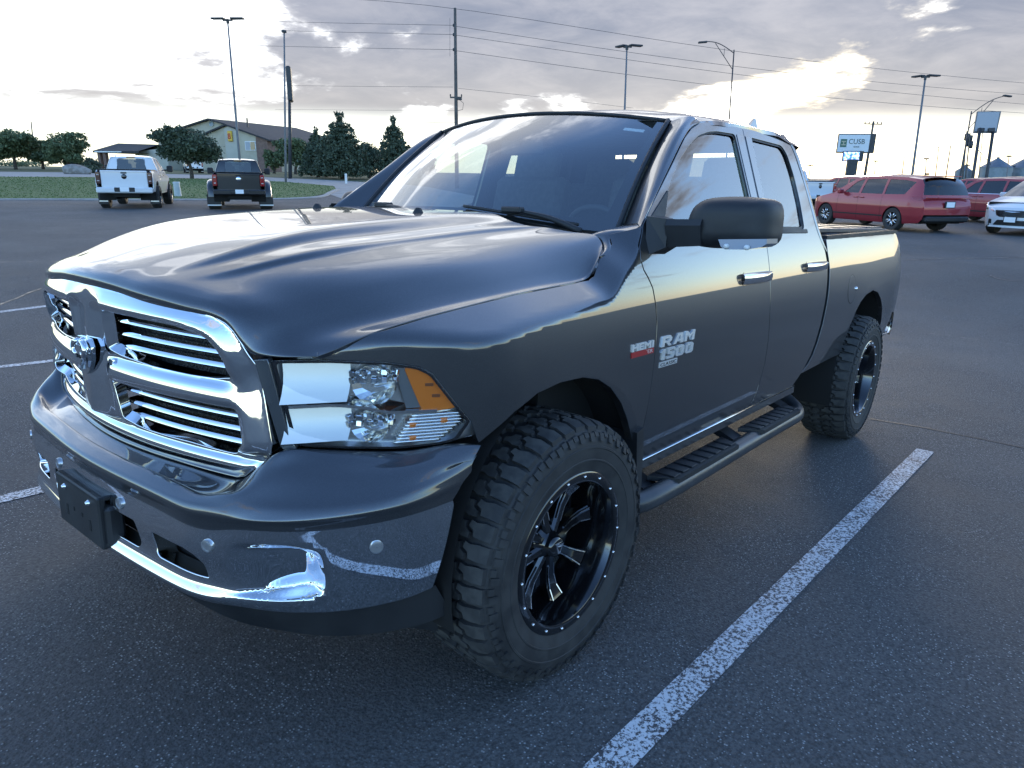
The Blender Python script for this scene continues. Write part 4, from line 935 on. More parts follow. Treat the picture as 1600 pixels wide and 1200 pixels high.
# ---- wheels: off-road tyres on deep black rims with milled accents
R_T, TW = .4375, .315
M_TREAD = varied('lightened_tread_top', (.030, .030, .030), (.060, .058, .054), 22, .7, .85, 240, .4, .0012)  # block tops coloured lighter than the grooves, painting shade contrast into the rubber
def tyre_profile():
    # (radius, axial) axial 0 at the outer wheel face, positive inwards
    return [(.262, .006), (.268, -.004), (.285, -.010), (.310, -.0160), (.312, -.0185), (.316, -.0185), (.318, -.0168), (.345, -.019), (.352, -.0187), (.354, -.0212), (.360, -.0208), (.362, -.0178), (.372, -.0165), (.394, -.010), (.409, .000), (.4185, .012), (.4235, .035), (.426, .09), (.4265, .15), (.426, .21), (.4235, .262), (.4185, .285), (.409, .297), (.385, .308), (.345, .314), (.30, .308), (.265, .295), (.255, .29)]
NP = 44
def wp(th, a, r): return (r * math.cos(th), a, r * math.sin(th))
def make_tyre():
    mb = MB(); mb.lathe(tyre_profile(), 96)
    # tread blocks: polygons in (pitch fraction, axial) raised from the carcass
    def crown(a): return np.interp(a, [-.008, .0, .012, .035, .09, .15, .21, .262, .285, .297, .305], [.400, .409, .4185, .4235, .426, .4265, .426, .4235, .4185, .409, .400])
    def block(poly, h=.0135, taper=.0022, sub=True):
        poly = np.array(poly, float); c = poly.mean(0); n = len(poly); V = []
        for lvl in (-.004, h):
            for f_, a in poly:
                if lvl > 0: f2, a2 = f_ + (c[0] - f_) * taper / .03, a + (c[1] - a) * taper / .03
                else: f2, a2 = f_, a
                V.append(wp(f2 * 2 * PI / NP, a2, crown(a2) + lvl))
        mb.add(V, [tuple(range(n - 1, -1, -1))] + [(i, (i + 1) % n, n + (i + 1) % n, n + i) for i in range(n)]); mb.mi = 1; mb.F.append(tuple(len(mb.V) - n + i for i in range(n))); mb.M.append(1); mb.mi = 0
    for k in range(NP):
        alt = .020 if k % 2 else .0
        # outer shoulder lug (visible side), notched and hooked
        block([(k + .05, -.004 + alt * .2), (k + .05, .030), (k + .16, .062), (k + .10, .083), (k + .42, .088), (k + .55, .066), (k + .86, .060), (k + .88, .030), (k + .88, -.004 + alt * .2)])
        # inner shoulder
        block([(k + .55, .300 - alt * .2), (k + .55, .268), (k + .66, .236), (k + .60, .215), (k + .92, .210), (k + 1.05, .232), (k + 1.36, .238), (k + 1.38, .268), (k + 1.38, .300 - alt * .2)])
        # two interlocking centre rows
        block([(k + .22, .098), (k + .52, .094), (k + .68, .074), (k + .98, .073), (k + 1.02, .098), (k + .90, .122), (k + .95, .142), (k + .62, .146), (k + .50, .126), (k + .26, .122)])
        block([(k + .70, .154), (k + 1.02, .150), (k + 1.10, .171), (k + 1.38, .174), (k + 1.42, .196), (k + 1.30, .220), (k + 1.02, .224), (k + .92, .202), (k + .64, .200), (k + .60, .178)])
    # sidewall lugs below the shoulder
    for k in range(NP):
        for side_, a0 in ((0, -.0165), (1, .3095)):
            s_ = -1 if side_ == 0 else 1
            for f0, f1, r0, r1 in ((.06, .42, .392, .406), (.50, .90, .378, .403)):
                V = []
                for lift in (-.004, .0085):
                    for f_, r in ((f0, r0), (f1, r0), (f1, r1), (f0, r1)):
                        base = np.interp(r, [.345, .372, .394, .409], [-.019, -.0165, -.010, .0]) if side_ == 0 else np.interp(r, [.345, .385, .409], [.314, .308, .297])
                        V.append(wp((k + f_) * 2 * PI / NP, base + s_ * lift, r))
                mb.add(V, [(0, 3, 2, 1), (4, 5, 6, 7), (0, 1, 5, 4), (1, 2, 6, 5), (2, 3, 7, 6), (3, 0, 4, 7)])
    o = mb.build('tyre', [M_RUBBER, M_TREAD], None, False); auto_smooth(o, 28); return o
def make_wheel():
    rim = MB()
    rim.lathe([(.272, .012), (.2745, .002), (.273, -.006), (.268, -.009), (.246, -.009), (.240, -.006), (.236, .004), (.229, .03), (.222, .07), (.217, .12), (.213, .150), (.213, .26), (.225, .28)], 72)
    rim.lathe([(.213, .165), (.19, .166), (.10, .168), (.001, .168)], 40)
    wheel = rim.build('wheel', M_WHEEL, None, True); auto_smooth(wheel, 40)
    t = make_tyre(); t.parent = wheel
    bm_ = None
    for k in range(18):
        a = 2 * PI * (k + .35) / 18
        if bm_ is None:
            q = MB(); q.lathe([(.0008, -.0045), (.0035, -.0042), (.0048, -.002), (.0052, .001)], 10); bo = q.build('bolt', M_CHROME, wheel, True); bm_ = bo.data
        else: bo = link('bolt', bm_, None, wheel)
        bo.location = (.2575 * math.cos(a), -.0092, .2575 * math.sin(a))
    NS = 8; first = {}
    for k in range(NS):
        a = 2 * PI * k / NS + .32
        if not first:
            # a blade from hub to barrel: wide, dished, with a slot
            sp = MB(); P = []
            prof = [(.045, .017, .086, .030), (.085, .017, .090, .034), (.135, .018, .096, .038), (.180, .022, .092, .045), (.216, .030, .076, .05)]
            for r, w, a_, th in prof:
                P += [(r, a_ + .010, -w), (r, a_, -w * .55), (r, a_, w * .55), (r, a_ + .010, w), (r, a_ + th, w * .8), (r, a_ + th, -w * .8)]
            F = []
            for i in range(len(prof) - 1):
                for j in range(6): F.append((6 * i + j, 6 * i + (j + 1) % 6, 6 * i + 6 + (j + 1) % 6, 6 * i + 6 + j))
            F += [tuple(range(5, -1, -1)), tuple(range(24, 30))]
            sp.add(P, F); so = sp.build('spoke', M_WHEEL, wheel); auto_smooth(so, 25); first['s'] = so.data
            for q, sg in (('m', -1), ('n', 1)):
                ml = MB()
                pts = [(r, a_ + .0035, sg * w * .80) for r, w, a_, th in prof[1:]]
                for (r0, a0, z0), (r1, a1, z1) in zip(pts[:-1], pts[1:]):
                    ml.add([(r0, a0 - .003, z0 - 0.0019), (r0, a0 - .003, z0 + 0.0019), (r1, a1 - .003, z1 + 0.0019), (r1, a1 - .003, z1 - 0.0019), (r0, a0 + .006, z0 - 0.0019), (r0, a0 + .006, z0 + 0.0019), (r1, a1 + .006, z1 + 0.0019), (r1, a1 + .006, z1 - 0.0019)], [(0, 1, 2, 3), (7, 6, 5, 4), (0, 4, 5, 1), (1, 5, 6, 2), (2, 6, 7, 3), (3, 7, 4, 0)])
                mo = ml.build('milled_edge', M_MILL, wheel); first[q] = mo.data; mo.rotation_euler = (0, -a, 0)
        else:
            so = link('spoke', first['s'], None, wheel)
            for q in ('m', 'n'):
                mo = link('milled_edge', first[q], None, wheel); mo.rotation_euler = (0, -a, 0)
        so.rotation_euler = (0, -a, 0)
    hb = MB(); hb.lathe([(.001, .052), (.026, .053), (.034, .058), (.038, .070), (.043, .085), (.060, .098), (.072, .110), (.075, .17)], 28); hb.build('hub_cap', M_BLACKG, wheel, True)
    lg = MB(); tri = [(-.020, .014), (.020, .014), (.005, -.020), (-.005, -.020)]; tin = [(-.010, .006), (.010, .006), (0, -.010)]
    lg.prism(tri, .046, .053, lambda x, y, z: (x, z, y)); lg.build('hub_badge', M_MILL, wheel)
    lg = MB(); lg.prism(tin, .044, .046, lambda x, y, z: (x, z, y)); lg.build('hub_badge_inset', M_BLACKG, wheel)
    return wheel
wh = make_wheel()
ZC, YB = .4325, 1.060
first_w = True
for (x, s, steer) in ((0, -1, -1.4), (3.569, -1, 0), (0, 1, -1.4), (3.569, 1, 0)):
    w_ = wh if first_w else copy_tree(wh); first_w = False
    w_.parent = truck; w_.location = (x, s * YB, ZC)
    w_.rotation_euler = (0, {0: .10, 3.569: .55}[x], math.radians(steer) + (0 if s < 0 else PI))
# axle, frame and underbody
ub = MB(); ub.box((1.9, 0, .60), (5.0, .9, .10)); ub.build('frame_rails', M_BLACK, truck)
ub = MB(); ub.tube([(3.569, -.80, .42), (3.569, .80, .42)], .05, 12); ub.build('rear_axle', M_BLACK, truck, True)
ub = MB(); ub.tube([(0, -.80, .43), (0, .80, .43)], .04, 12); ub.build('front_axle', M_BLACK, truck, True)
for s in (-1, 1):
    k = MB(); k.tube([(.02, s * .62, .46), (.05, s * .56, 1.0)], [.035, .05], 12); k.build('strut', M_BLACK, truck, True)
    # mud flap behind the front wheel
    mf = MB(); pts = [(.462, .725), (.508, .735), (.520, .66), (.532, .44), (.545, .295), (.505, .290), (.497, .44), (.478, .60)]
    mf.prism(pts, .865, 1.012, lambda x, y, z: (x, s * z, y)); auto_smooth(mf.build('mud_flap', M_BLACKP, truck), 30)
    # step bar
    sb = MB(); path = cpath([(.42, s * .90, .50), (.47, s * .985, .437), (.58, s * 1.02, .432), (.9, s * 1.03, .432), (2.15, s * 1.03, .432), (2.32, s * 1.01, .434), (2.42, s * .93, .455), (2.44, s * .84, .50)], 70); sb.tube(path, .043, 18); so = sb.build('step_bar', varied('satin_bar', (.045, .047, .05), (.06, .062, .066), 10, .28, .36, 600, .2, .0005, .3), truck, True)
    for x0, x1 in ((.74, 1.34), (1.66, 2.20)):
        pd = MB(); pd.prism([(x0 - .06, .955), (x1 + .06, .955), (x1, 1.068), (x0, 1.068)], .462, .482, lambda x, y, z: (x, s * y, z)); po = auto_smooth(pd.build('step_pad', M_BLACKP, so), 30)
        for i in range(8):
            x = x0 + .02 + (x1 - x0 - .04) * i / 7; rb_ = MB(); rb_.box((x, s * 1.005, .4845), (.052, .085, .007), bev=.002); rb_.build('tread_rib', M_BLACKP, so)
    for x in (.62, 1.5, 2.25):
        bk_ = MB(); bk_.add([(x, s * .70, .56), (x + .10, s * .70, .56), (x + .10, s * 1.02, .43), (x, s * 1.02, .43), (x, s * .70, .52), (x + .10, s * .70, .52), (x + .10, s * 1.02, .40), (x, s * 1.02, .40)], [(0, 1, 2, 3), (7, 6, 5, 4), (0, 4, 5, 1), (1, 5, 6, 2), (2, 6, 7, 3), (3, 7, 4, 0)]); bk_.build('step_bracket', M_BLACKP, so)
# ---- mirrors, handles, badges, wipers, cabin
for s in (-1, 1):
    d1, d2 = truck_doors[s]
    # mirror: base on the door, arm, housing
    mr = empty('mirror'); mr.parent = truck
    hs = []
    # housing as stacked rounded sections along x (front to back)
    outl = np.array([(1.037, 1.500), (1.052, 1.537), (1.085, 1.564), (1.14, 1.575), (1.295, 1.573), (1.330, 1.562), (1.344, 1.535), (1.348, 1.470), (1.347, 1.440), (1.330, 1.418), (1.29, 1.407), (1.20, 1.401), (1.08, 1.400), (1.042, 1.416), (1.034, 1.455)])
    n = 64; L = cpath(np.r_[outl, outl[:1]], n + 1)[:-1]; c = np.array([1.20, 1.487])
    secs = [(.602, .35), (.606, .62), (.618, .80), (.640, .915), (.670, .975), (.705, 1.0), (.745, 1.0), (.762, .985), (.764, .93), (.752, .90)]
    V = [];
    for x, k in secs:
        for p0 in L:
            q = c + (p0 - c) * (k if k >= .9 else k) ; V.append((x, s * q[0], q[1]))
    F = [(i * n + j, i * n + (j + 1) % n, (i + 1) * n + (j + 1) % n, (i + 1) * n + j) for i in range(len(secs) - 1) for j in range(n)] + [tuple(range(n))]
    mh = MB().add(V, F).build('mirror_housing', M_BLACKP, mr, True); auto_smooth(mh, 50)
    mg = MB(); mg.add([(.756, s * q[0], q[1]) for q in c + (L - c) * .90], [tuple(range(n))]); mg.build('mirror_glass', M_CHROME, mr)
    ar = MB(); ar.add([(.600, s * .985, 1.492), (.600, s * 1.12, 1.497), (.612, s * 1.12, 1.405), (.612, s * .985, 1.392), (.70, s * .985, 1.487), (.70, s * 1.12, 1.492), (.70, s * 1.12, 1.41), (.70, s * .985, 1.397), (.590, s * .985, 1.47), (.590, s * 1.12, 1.475)], [(8, 9, 2, 3), (0, 1, 9, 8), (0, 4, 5, 1), (3, 2, 6, 7), (4, 7, 6, 5), (0, 8, 3, 7, 4), (1, 5, 6, 2, 9)]); auto_smooth(ar.build('mirror_arm', M_BLACKP, mr), 25)
    bs_ = MB(); bs_.add([(.56, s * .925, 1.50), (.605, s * .99, 1.492), (.60, s * .99, 1.392), (.535, s * .945, 1.36), (.72, s * .915, 1.50), (.70, s * .99, 1.487), (.70, s * .99, 1.397), (.66, s * .95, 1.36)], [(0, 1, 2, 3), (0, 4, 5, 1), (3, 2, 6, 7), (1, 5, 6, 2), (4, 7, 6, 5), (0, 3, 7, 4)]); auto_smooth(bs_.build('mirror_base', M_BLACKP, d1), 25)
    tri = MB(); tri.prism([(.575, 1.475), (.700, 1.470), (.795, 1.595), (.79, 1.597)], 0, .012, lambda x, y, z: (x, s * (float(Ws(np.array([y]))[0]) + .004 - z), y)); tri.build('mirror_sail', M_BLACKP, d1)
    tl = MB(); lp = [(1.188, 1.434), (1.345, 1.444), (1.346, 1.428), (1.332, 1.416), (1.29, 1.406), (1.215, 1.402), (1.20, 1.41)]
    tl.prism(lp, .590, .690, lambda x, y, z: (z + .03 * max(0, (x - 1.30)) / .05, s * (x + .003), y - .002)); auto_smooth(tl.build('mirror_lamp', pmat('frosted_lamp', (.26, .27, .28), .3, .3, 1.), mr), 25)
    for yb in (1.222, 1.293):
        k = MB(); k.lathe([(.001, -.008), (.007, -.006), (.009, .0), (.009, .01)], 10, (0, 0, 0), 'x'); o = k.build('lamp_led', M_WHITE, mr, True); o.location = (.588, s * yb, 1.411)
    if s > 0:                                                 # the far mirror is folded back
        piv = Vector((.66, .985, 0)); mr.matrix_local = Matrix.Translation(piv) @ Matrix.Rotation(math.radians(-66), 4, 'Z') @ Matrix.Translation(-piv)
    # door handles
    for dr, x0, x1, zc in ((d1, 1.345, 1.690, 1.238), (d2, 2.215, 2.575, 1.255)):
        wy = float(Ws(np.array([zc]))[0])
        cup = rounded([(x0 + .01, zc - .030), (x1 - .05, zc - .030), (x1 - .03, zc + .030), (x0 + .03, zc + .030)], .02, 5)
        panel('handle_recess', cup, yz(lambda x, z: Ws(z) + .0012, s), M_BLACKG, dr, .04, flange=0, out=(0, s, 0))
        P = []
        for t in np.linspace(0, 1, 16):
            x = x0 + (x1 - x0) * t; h = .026 * (1 - .12 * abs(2 * t - 1) ** 3); o_ = .030 * math.sin(PI * min(max(t, .04), .96)) ** .35 + .004
            P.append([(x, s * (wy + o_ * k2), zc + h * k1) for k1, k2 in ((1.0, .1), (.98, .62), (.72, .93), (.0, 1.0), (-.72, .90), (-.98, .58), (-1.0, .1))])
        grid('door_handle', np.array(P), M_CHROME, dr, flip=(s < 0))
# badges (the truck's own lettering)
def badge(txt, x, z, w, h, parent, mat, depth=.0035, shear=0., name='badge', bold=.0, lift=.0):
    me = text_mesh(txt, 1.0, 1.0, 0, shear=shear)
    V = np.array([v.co[:] for v in me.vertices]); lo, hi = V.min(0), V.max(0)
    V = (V - lo) / (hi - lo)
    for v, q in zip(me.vertices, V):
        X = x + q[0] * w; Z = z + q[1] * h; v.co = (X, -(float(Ws(np.array([Z]))[0]) + lift + q[2] * depth), Z)
    me.name = name; return link(name, me, mat, parent)
M_SILB = pmat('silver_badge', (.80, .81, .82), .38, .75)
dL = truck_doors[-1][0]
def blocky(strokes, x, z, w, h, parent, mat, name, shear=.0, depth=.006):
    """chunky badge letters from polygons on a unit cell"""
    mb = MB()
    for poly in strokes:
        mb.prism(poly, 0, 1, lambda a, c, t: (x + (a + shear * c) * w, -(float(Ws(np.array([z + c * h]))[0]) + t * depth), z + c * h))
    return mb.build(name, mat, parent)
LET = {
 'R': [[(0, 0), (.28, 0), (.28, 1), (0, 1)], [(.28, .76), (.92, .76), (.80, 1), (.28, 1)], [(.68, .40), (.94, .46), (.96, .80), (.68, .78)], [(.28, .36), (.80, .36), (.90, .52), (.28, .56)], [(.42, .36), (.72, .36), (1.0, 0), (.70, 0)]],
 'A': [[(0, 0), (.30, 0), (.62, 1), (.34, 1)], [(.70, 0), (1.0, 0), (.84, 1), (.56, 1)], [(.22, .20), (.80, .20), (.80, .40), (.26, .40)], [(.36, .80), (.84, .80), (.84, 1), (.36, 1)]],
 'M': [[(0, 0), (.25, 0), (.25, 1), (0, 1)], [(.25, 1), (.25, .62), (.5, .25), (.5, .65)], [(.5, .65), (.5, .25), (.75, .62), (.75, 1)], [(.75, 0), (1, 0), (1, 1), (.75, 1)]],
 '1': [[(.30, 0), (.66, 0), (.66, 1), (.30, 1)], [(.05, .72), (.30, .78), (.30, 1), (.12, .94)]],
 '5': [[(.05, .80), (1, .80), (1, 1), (.05, 1)], [(.05, .46), (.32, .46), (.32, .80), (.05, .80)], [(.05, .44), (.92, .44), (1, .60), (.32, .62), (.05, .60)], [(.70, .16), (1, .16), (1, .52), (.70, .52)], [(0, 0), (.90, 0), (1, .18), (0, .20)]],
 '0': [[(0, .14), (.30, .14), (.30, .86), (0, .86)], [(.70, .14), (1, .14), (1, .86), (.70, .86)], [(.0, .16), (.16, 0), (.84, 0), (1, .16), (.9, .22), (.1, .22)], [(.0, .84), (.1, .78), (.9, .78), (1, .84), (.84, 1), (.16, 1)]],
 'H': [[(0, 0), (.30, 0), (.30, 1), (0, 1)], [(.70, 0), (1, 0), (1, 1), (.70, 1)], [(.3, .40), (.7, .40), (.7, .62), (.3, .62)]],
 'E': [[(0, 0), (.32, 0), (.32, 1), (0, 1)], [(.32, 0), (1, 0), (1, .24), (.32, .24)], [(.32, .40), (.92, .40), (.92, .60), (.32, .60)], [(.32, .76), (1, .76), (1, 1), (.32, 1)]],
 'I': [[(.2, 0), (.8, 0), (.8, 1), (.2, 1)]],
}
bx = .592
for ch, w, x in (('R', .080, .592), ('A', .085, .684), ('M', .085, .778)): blocky(LET[ch], x, 1.0285, w, .0385, dL, M_SILB, 'badge_letter', .10)
for ch, w, x in (('1', .050, .592), ('5', .062, .640), ('0', .068, .712), ('0', .068, .792)): blocky(LET[ch], x, .9775, w, .0405, dL, M_SILB, 'badge_letter', .06)
pl = MB(); pl.prism([(.594, .949), (.738, .949), (.738, .969), (.594, .969)], 0, .003, lambda a, c, t: (a, -(float(Ws(np.array([c]))[0]) + t), c)); po = pl.build('badge_plate', M_SILB, dL)
badge('CLASSIC', .602, .9525, .128, .013, dL, M_BLACK, .001, name='badge_text', lift=.0028)
for ch, w, x in (('H', .044, .378), ('E', .036, .425), ('M', .048, .464), ('I', .022, .515)): blocky(LET[ch], x, 1.0385, w, .025, fen_o, M_SILB, 'badge_letter', .03)
rp = MB(); rp.prism([(.378, 1.016), (.537, 1.016), (.537, 1.036), (.378, 1.036)], 0, .0035, lambda a, c, t: (a, -(float(fend(np.array([a]), np.array([c]))[0]) + t), c)); rp.build('badge_plate', M_RED, fen_o)
badge('5.7 LITER', .386, .0 + 1.0195, .143, .013, fen_o, M_SILB, .001, name='badge_text', lift=.0033)
# wipers and cowl
cw = MB(); V = []
for u in np.linspace(-1, 1, 21):
    b0, _ = glass_edge(np.array([u])); b0 = b0[0]; V += [tuple(b0 + np.array([-.13, 0, -.012 - .03 * abs(u) ** 2])), tuple(b0 + np.array([.02, 0, -.006]))]
cw.add(V, [(2 * i, 2 * i + 1, 2 * i + 3, 2 * i + 2) for i in range(20)]); cw.build('cowl', M_BLACKP, truck)
for u0, u1, v1 in ((-.84, -.20, .07), (.10, .80, .06)):
    w_ = MB(); us = np.linspace(u0, u1, 18); vs = np.linspace(.012, v1, 18)
    w_.tube(WSf(us, vs) + nb * .014, .007, 6); wo_ = w_.build('wiper_blade', M_BLACKP, truck, True)
    a_ = MB(); p0 = WSf(np.array([u0 - .02]), np.array([-.03]))[0] + nb * .01; p1 = WSf(np.array([(u0 + u1) / 2]), np.array([v1 * .55]))[0] + nb * .034; a_.tube(cpath([p0, p0 * .6 + p1 * .4 + nb * .02, p1], 12), np.linspace(.014, .006, 12), 8); a_.build('wiper_arm', M_BLACKP, wo_, True)
    k = MB(); k.box(p1 + np.array([0, 0, .002]), (.035, .10, .024), bev=.008); k.build('wiper_clip', M_BLACKP, wo_)
# cabin
dash = MB(); V = []; us = np.linspace(-1, 1, 21)
for u in us:
    b0, _ = glass_edge(np.array([u * .96])); b0 = b0[0]; hump_ = .045 * math.exp(-((u + .48) / .22) ** 2)
    V += [tuple(b0 + np.array([.02, 0, -.03])), tuple(b0 + np.array([.18, 0, -.035 + hump_ * .4])), (.86 + .03 * abs(u), b0[1], 1.415 + hump_), (.93, b0[1], 1.36 + hump_ * .6), (.92, b0[1], 1.05)]
dash.add(V, [(5 * i + j, 5 * i + j + 1, 5 * i + j + 6, 5 * i + j + 5) for i in range(20) for j in range(4)]); dash.build('dashboard', M_DASH, truck, True)
sw = MB(); t = np.linspace(0, 2 * PI, 49); R3 = Matrix.Rotation(math.radians(-28), 3, 'Y'); ring = [R3 @ Vector((0, .19 * math.cos(a), .19 * math.sin(a))) for a in t]
sw.tube([(1.10 + v.x, -.40 + v.y, 1.36 + v.z) for v in ring], .014, 8, caps=False)
for a in (0, PI, -PI / 2): v = R3 @ Vector((0, .18 * math.cos(a), .18 * math.sin(a))); sw.tube([(1.08, -.40, 1.36), (1.10 + v.x, -.40 + v.y, 1.36 + v.z)], .016, 6)
sw.box((1.08, -.40, 1.36), (.05, .14, .11), bev=.02); sw.build('steering_wheel', M_DASH, truck, True)
def seat(x, y, w):
    st = MB()
    st.box((x + .04, y, 1.0), (.52, w, .16), bev=.05)
    bkR = Matrix.Rotation(math.radians(14), 3, 'Y'); st.box((x + .34, y, 1.36), (.14, w * .96, .66), bkR, .06)
    o = auto_smooth(st.build('seat', M_SEAT, truck), 40)
    hr = MB(); hr.box((x + .44, y, 1.745), (.10, w * .56, .19), bkR, .045); auto_smooth(hr.build('headrest', M_SEAT, o), 40)
    for q in (-.06, .06): k = MB(); k.tube([(x + .41, y + q, 1.62), (x + .43, y + q, 1.70)], .006, 6); k.build('headrest_post', M_CHROME, o, True)
seat(1.18, -.40, .52); seat(1.18, .40, .52)
seat(1.98, -.42, .60); seat(1.98, .42, .60)
hl_ = MB(); hl_.add([(1.06, -.64, 1.895), (1.06, .64, 1.895), (2.45, .66, 1.925), (2.45, -.66, 1.925)], [(0, 1, 2, 3)]); hl_.build('headliner', varied('headliner', (.30, .30, .29), (.34, .34, .33), 20, .95), truck)
rv = MB(); rv.box((.98, 0, 1.79), (.03, .25, .07), bev=.015); rv.tube([(.97, 0, 1.80), (.93, 0, 1.89)], .008, 6); rv.build('rear_view_mirror', M_BLACKP, truck)
stk = MB(); stk.add([tuple(WSf(np.array([u]), np.array([v]))[0] - nb * .004) for u, v in ((-.90, .85), (-.78, .85), (-.78, .88), (-.90, .88))], [(0, 1, 2, 3)]); stk.build('windscreen_sticker', M_WHITE, ws)
# ================================================================== trees
M_BARK = varied('bark', (.045, .036, .028), (.085, .070, .055), 6, .95, 1., 30, .8, .03)
def leafmat(name, c1, c2):
    def fn(B, p):
        oi = B.n('ShaderNodeNewGeometry').outputs['Random Per Island']
        B.l(B.mix(oi, c1, c2), p.inputs['Base Color']); p.inputs['Transmission Weight'].default_value = 0.0; p.inputs['Subsurface Weight'].default_value = 0.0
    return pmat(name, c1, .7, spec=.25, fn=fn)
M_LEAF1 = leafmat('leaf_green', (.065, .092, .045), (.140, .175, .088))  # leaf colours lightened, with the haze of distance put into them
M_LEAF2 = leafmat('leaf_dark', (.045, .066, .044), (.105, .132, .084))
M_LEAF3 = leafmat('leaf_mid', (.075, .105, .052), (.150, .185, .095))
def leaves(seed, lobes, n, size, holes=.25):
    r_ = np.random.RandomState(seed); V = []; per = [max(30, int(n * l[3] * l[4] / sum(q[3] * q[4] for q in lobes))) for l in lobes]
    out = []
    for (cx, cy, cz, rx, rz), k in zip(lobes, per):
        d = r_.normal(size=(k, 3)); d /= np.linalg.norm(d, axis=1)[:, None]; rad = r_.uniform(.25, 1.0, k) ** .45
        # twigs: leaves gather in clumps
        q = d * rad[:, None] * np.array([rx, rx, rz]); cl = r_.normal(size=(max(6, k // 28), 3)); cl /= np.linalg.norm(cl, axis=1)[:, None]
        cl *= (r_.uniform(.35, 1.08, len(cl)) ** .6)[:, None] * np.array([rx, rx, rz]); pick = r_.randint(0, len(cl), k)
        q = np.where(r_.rand(k, 1) < .62, cl[pick] + r_.normal(size=(k, 3)) * np.array([rx, rx, rz]) * .13, q)
        out.append(q + np.array([cx, cy, cz]))
    P = np.concatenate(out); k = len(P); a = r_.normal(size=(k, 3)); a /= np.linalg.norm(a, axis=1)[:, None]; b_ = np.cross(a, r_.normal(size=(k, 3))); b_ /= np.linalg.norm(b_, axis=1)[:, None] + 1e-9
    s = (size * r_.uniform(.5, 1.3, k))[:, None]
    V = np.stack([P - a * s, P + b_ * s * .55, P + a * s, P - b_ * s * .55], 1).reshape(-1, 3); F = np.arange(4 * k).reshape(-1, 4)
    return V, F
def tree(name, label, base, h, trunk_r, lobes, mat, n=3500, size=.22, group=None, seed=1, trunk_h=None, limbs=5, cat='tree'):
    r_ = random.Random(seed); root = empty(name, tuple(base)); tag(root, label, cat, group)
    tk = MB(); th = trunk_h or h * .45; top = (r_.uniform(-.3, .3), r_.uniform(-.3, .3), th)
    tk.tube(cpath([(0, 0, -.15), (r_.uniform(-.1, .1), r_.uniform(-.1, .1), th * .5), top], 8), np.linspace(trunk_r * 1.25, trunk_r * .6, 8), 9)
    for i in range(limbs):
        l = lobes[i % len(lobes)]; st = np.array(top) * r_.uniform(.55, 1.0); en = np.array([l[0] + r_.uniform(-.5, .5) * l[3], l[1] + r_.uniform(-.5, .5) * l[3], l[2] + r_.uniform(-.2, .5) * l[4]])
        tk.tube(cpath([st, st * .45 + en * .55 + np.array([0, 0, .2]), en], 7), np.linspace(trunk_r * .5, trunk_r * .08, 7), 6)
    tk.build('trunk', M_BARK, root, True)
    V, F = leaves(seed, lobes, n, size); mesh('crown', V, F, mat, root, False)
    return root
def conifer_lobes(h, r, k=9): # broad cone, built from rings of small lobes
    L = [(0, 0, h * .93, r * .16, h * .09)]
    for i in range(k):
        t = i / (k - 1); z = h * (.12 + .74 * t); rr = r * (1 - t) ** .60 + r * .10
        for j in range(5): a = 2 * PI * (j + .37 * i) / 5; L.append((math.cos(a) * rr * .55, math.sin(a) * rr * .55, z, rr * .52, h * .085))
    return L
def round_lobes(h, r, seed, base=.35, k=9):
    q = random.Random(seed); L = [(0, 0, h * (.5 + base / 2), r * .72, h * (1 - base) * .42)]
    for i in range(k): a = 2 * PI * i / k + q.uniform(-.3, .3); rr = r * q.uniform(.42, .66); L.append((math.cos(a) * rr, math.sin(a) * rr, h * q.uniform(base + .12, .84), r * q.uniform(.32, .46), h * q.uniform(.11, .18)))
    return L
def plant(px, depth, top_py, half_px, kind, label, mat, seed, n=3200, size=.25, base=.3, group='trees beyond the driveway', trunk_r=.2):
    b0 = gp(px, depth); z1 = at(px, top_py, depth)[2]; h = z1 - b0[2]; r_ = half_px * depth / 1109
    lob = conifer_lobes(h, r_) if kind == 'c' else round_lobes(h, r_, seed, base)
    return tree('conifer' if kind == 'c' else 'broadleaf_tree', label, b0, h, trunk_r, lob, mat, n, size, group, seed, trunk_h=h * (.75 if kind == 'c' else max(base, .3) + .1))
plant(535, 78, 176, 44, 'c', 'tallest dark cone-shaped tree left of the windscreen', M_LEAF2, 11, 15000, .17)
plant(497, 84, 200, 27, 'c', 'narrower dark tree hugging the left of the tallest cone-shaped tree', M_LEAF2, 12, 9000, .17)
plant(617, 80, 184, 31, 'c', 'lone cone-shaped tree beside the windscreen pillar', M_LEAF2, 13, 11000, .16)
plant(577, 86, 220, 27, 'r', 'low rounded tree between the two cone-shaped trees', M_LEAF2, 14, 8000, .17, .12)
plant(462, 100, 212, 33, 'r', 'mid-green rounded tree right of the motel end wall', M_LEAF1, 15, 8000, .2, .18)
plant(655, 92, 226, 30, 'r', 'low dark tree partly hidden by the windscreen pillar', M_LEAF2, 16, 3000, .28, .1)
plant(428, 104, 234, 16, 'r', 'small shrubby tree against the brick end of the motel', M_LEAF3, 17, 1500, .26, .1)
plant(300, 66, 197, 52, 'r', 'broad dark tree in front of the motel', M_LEAF2, 18, 14000, .15, .26, trunk_r=.16)
plant(25, 92, 202, 46, 'r', 'large rounded tree at the far left edge', M_LEAF1, 19, 11000, .2, .26)
plant(68, 100, 216, 30, 'r', 'smaller tree second from the left edge', M_LEAF3, 20, 7000, .2, .24)
plant(108, 92, 206, 34, 'r', 'loose-crowned tree nearest the boulder', M_LEAF1, 21, 9000, .19, .2)
plant(-40, 96, 206, 46, 'r', 'tree cut off by the left edge of the view', M_LEAF1, 22, 3000, .3, .2)
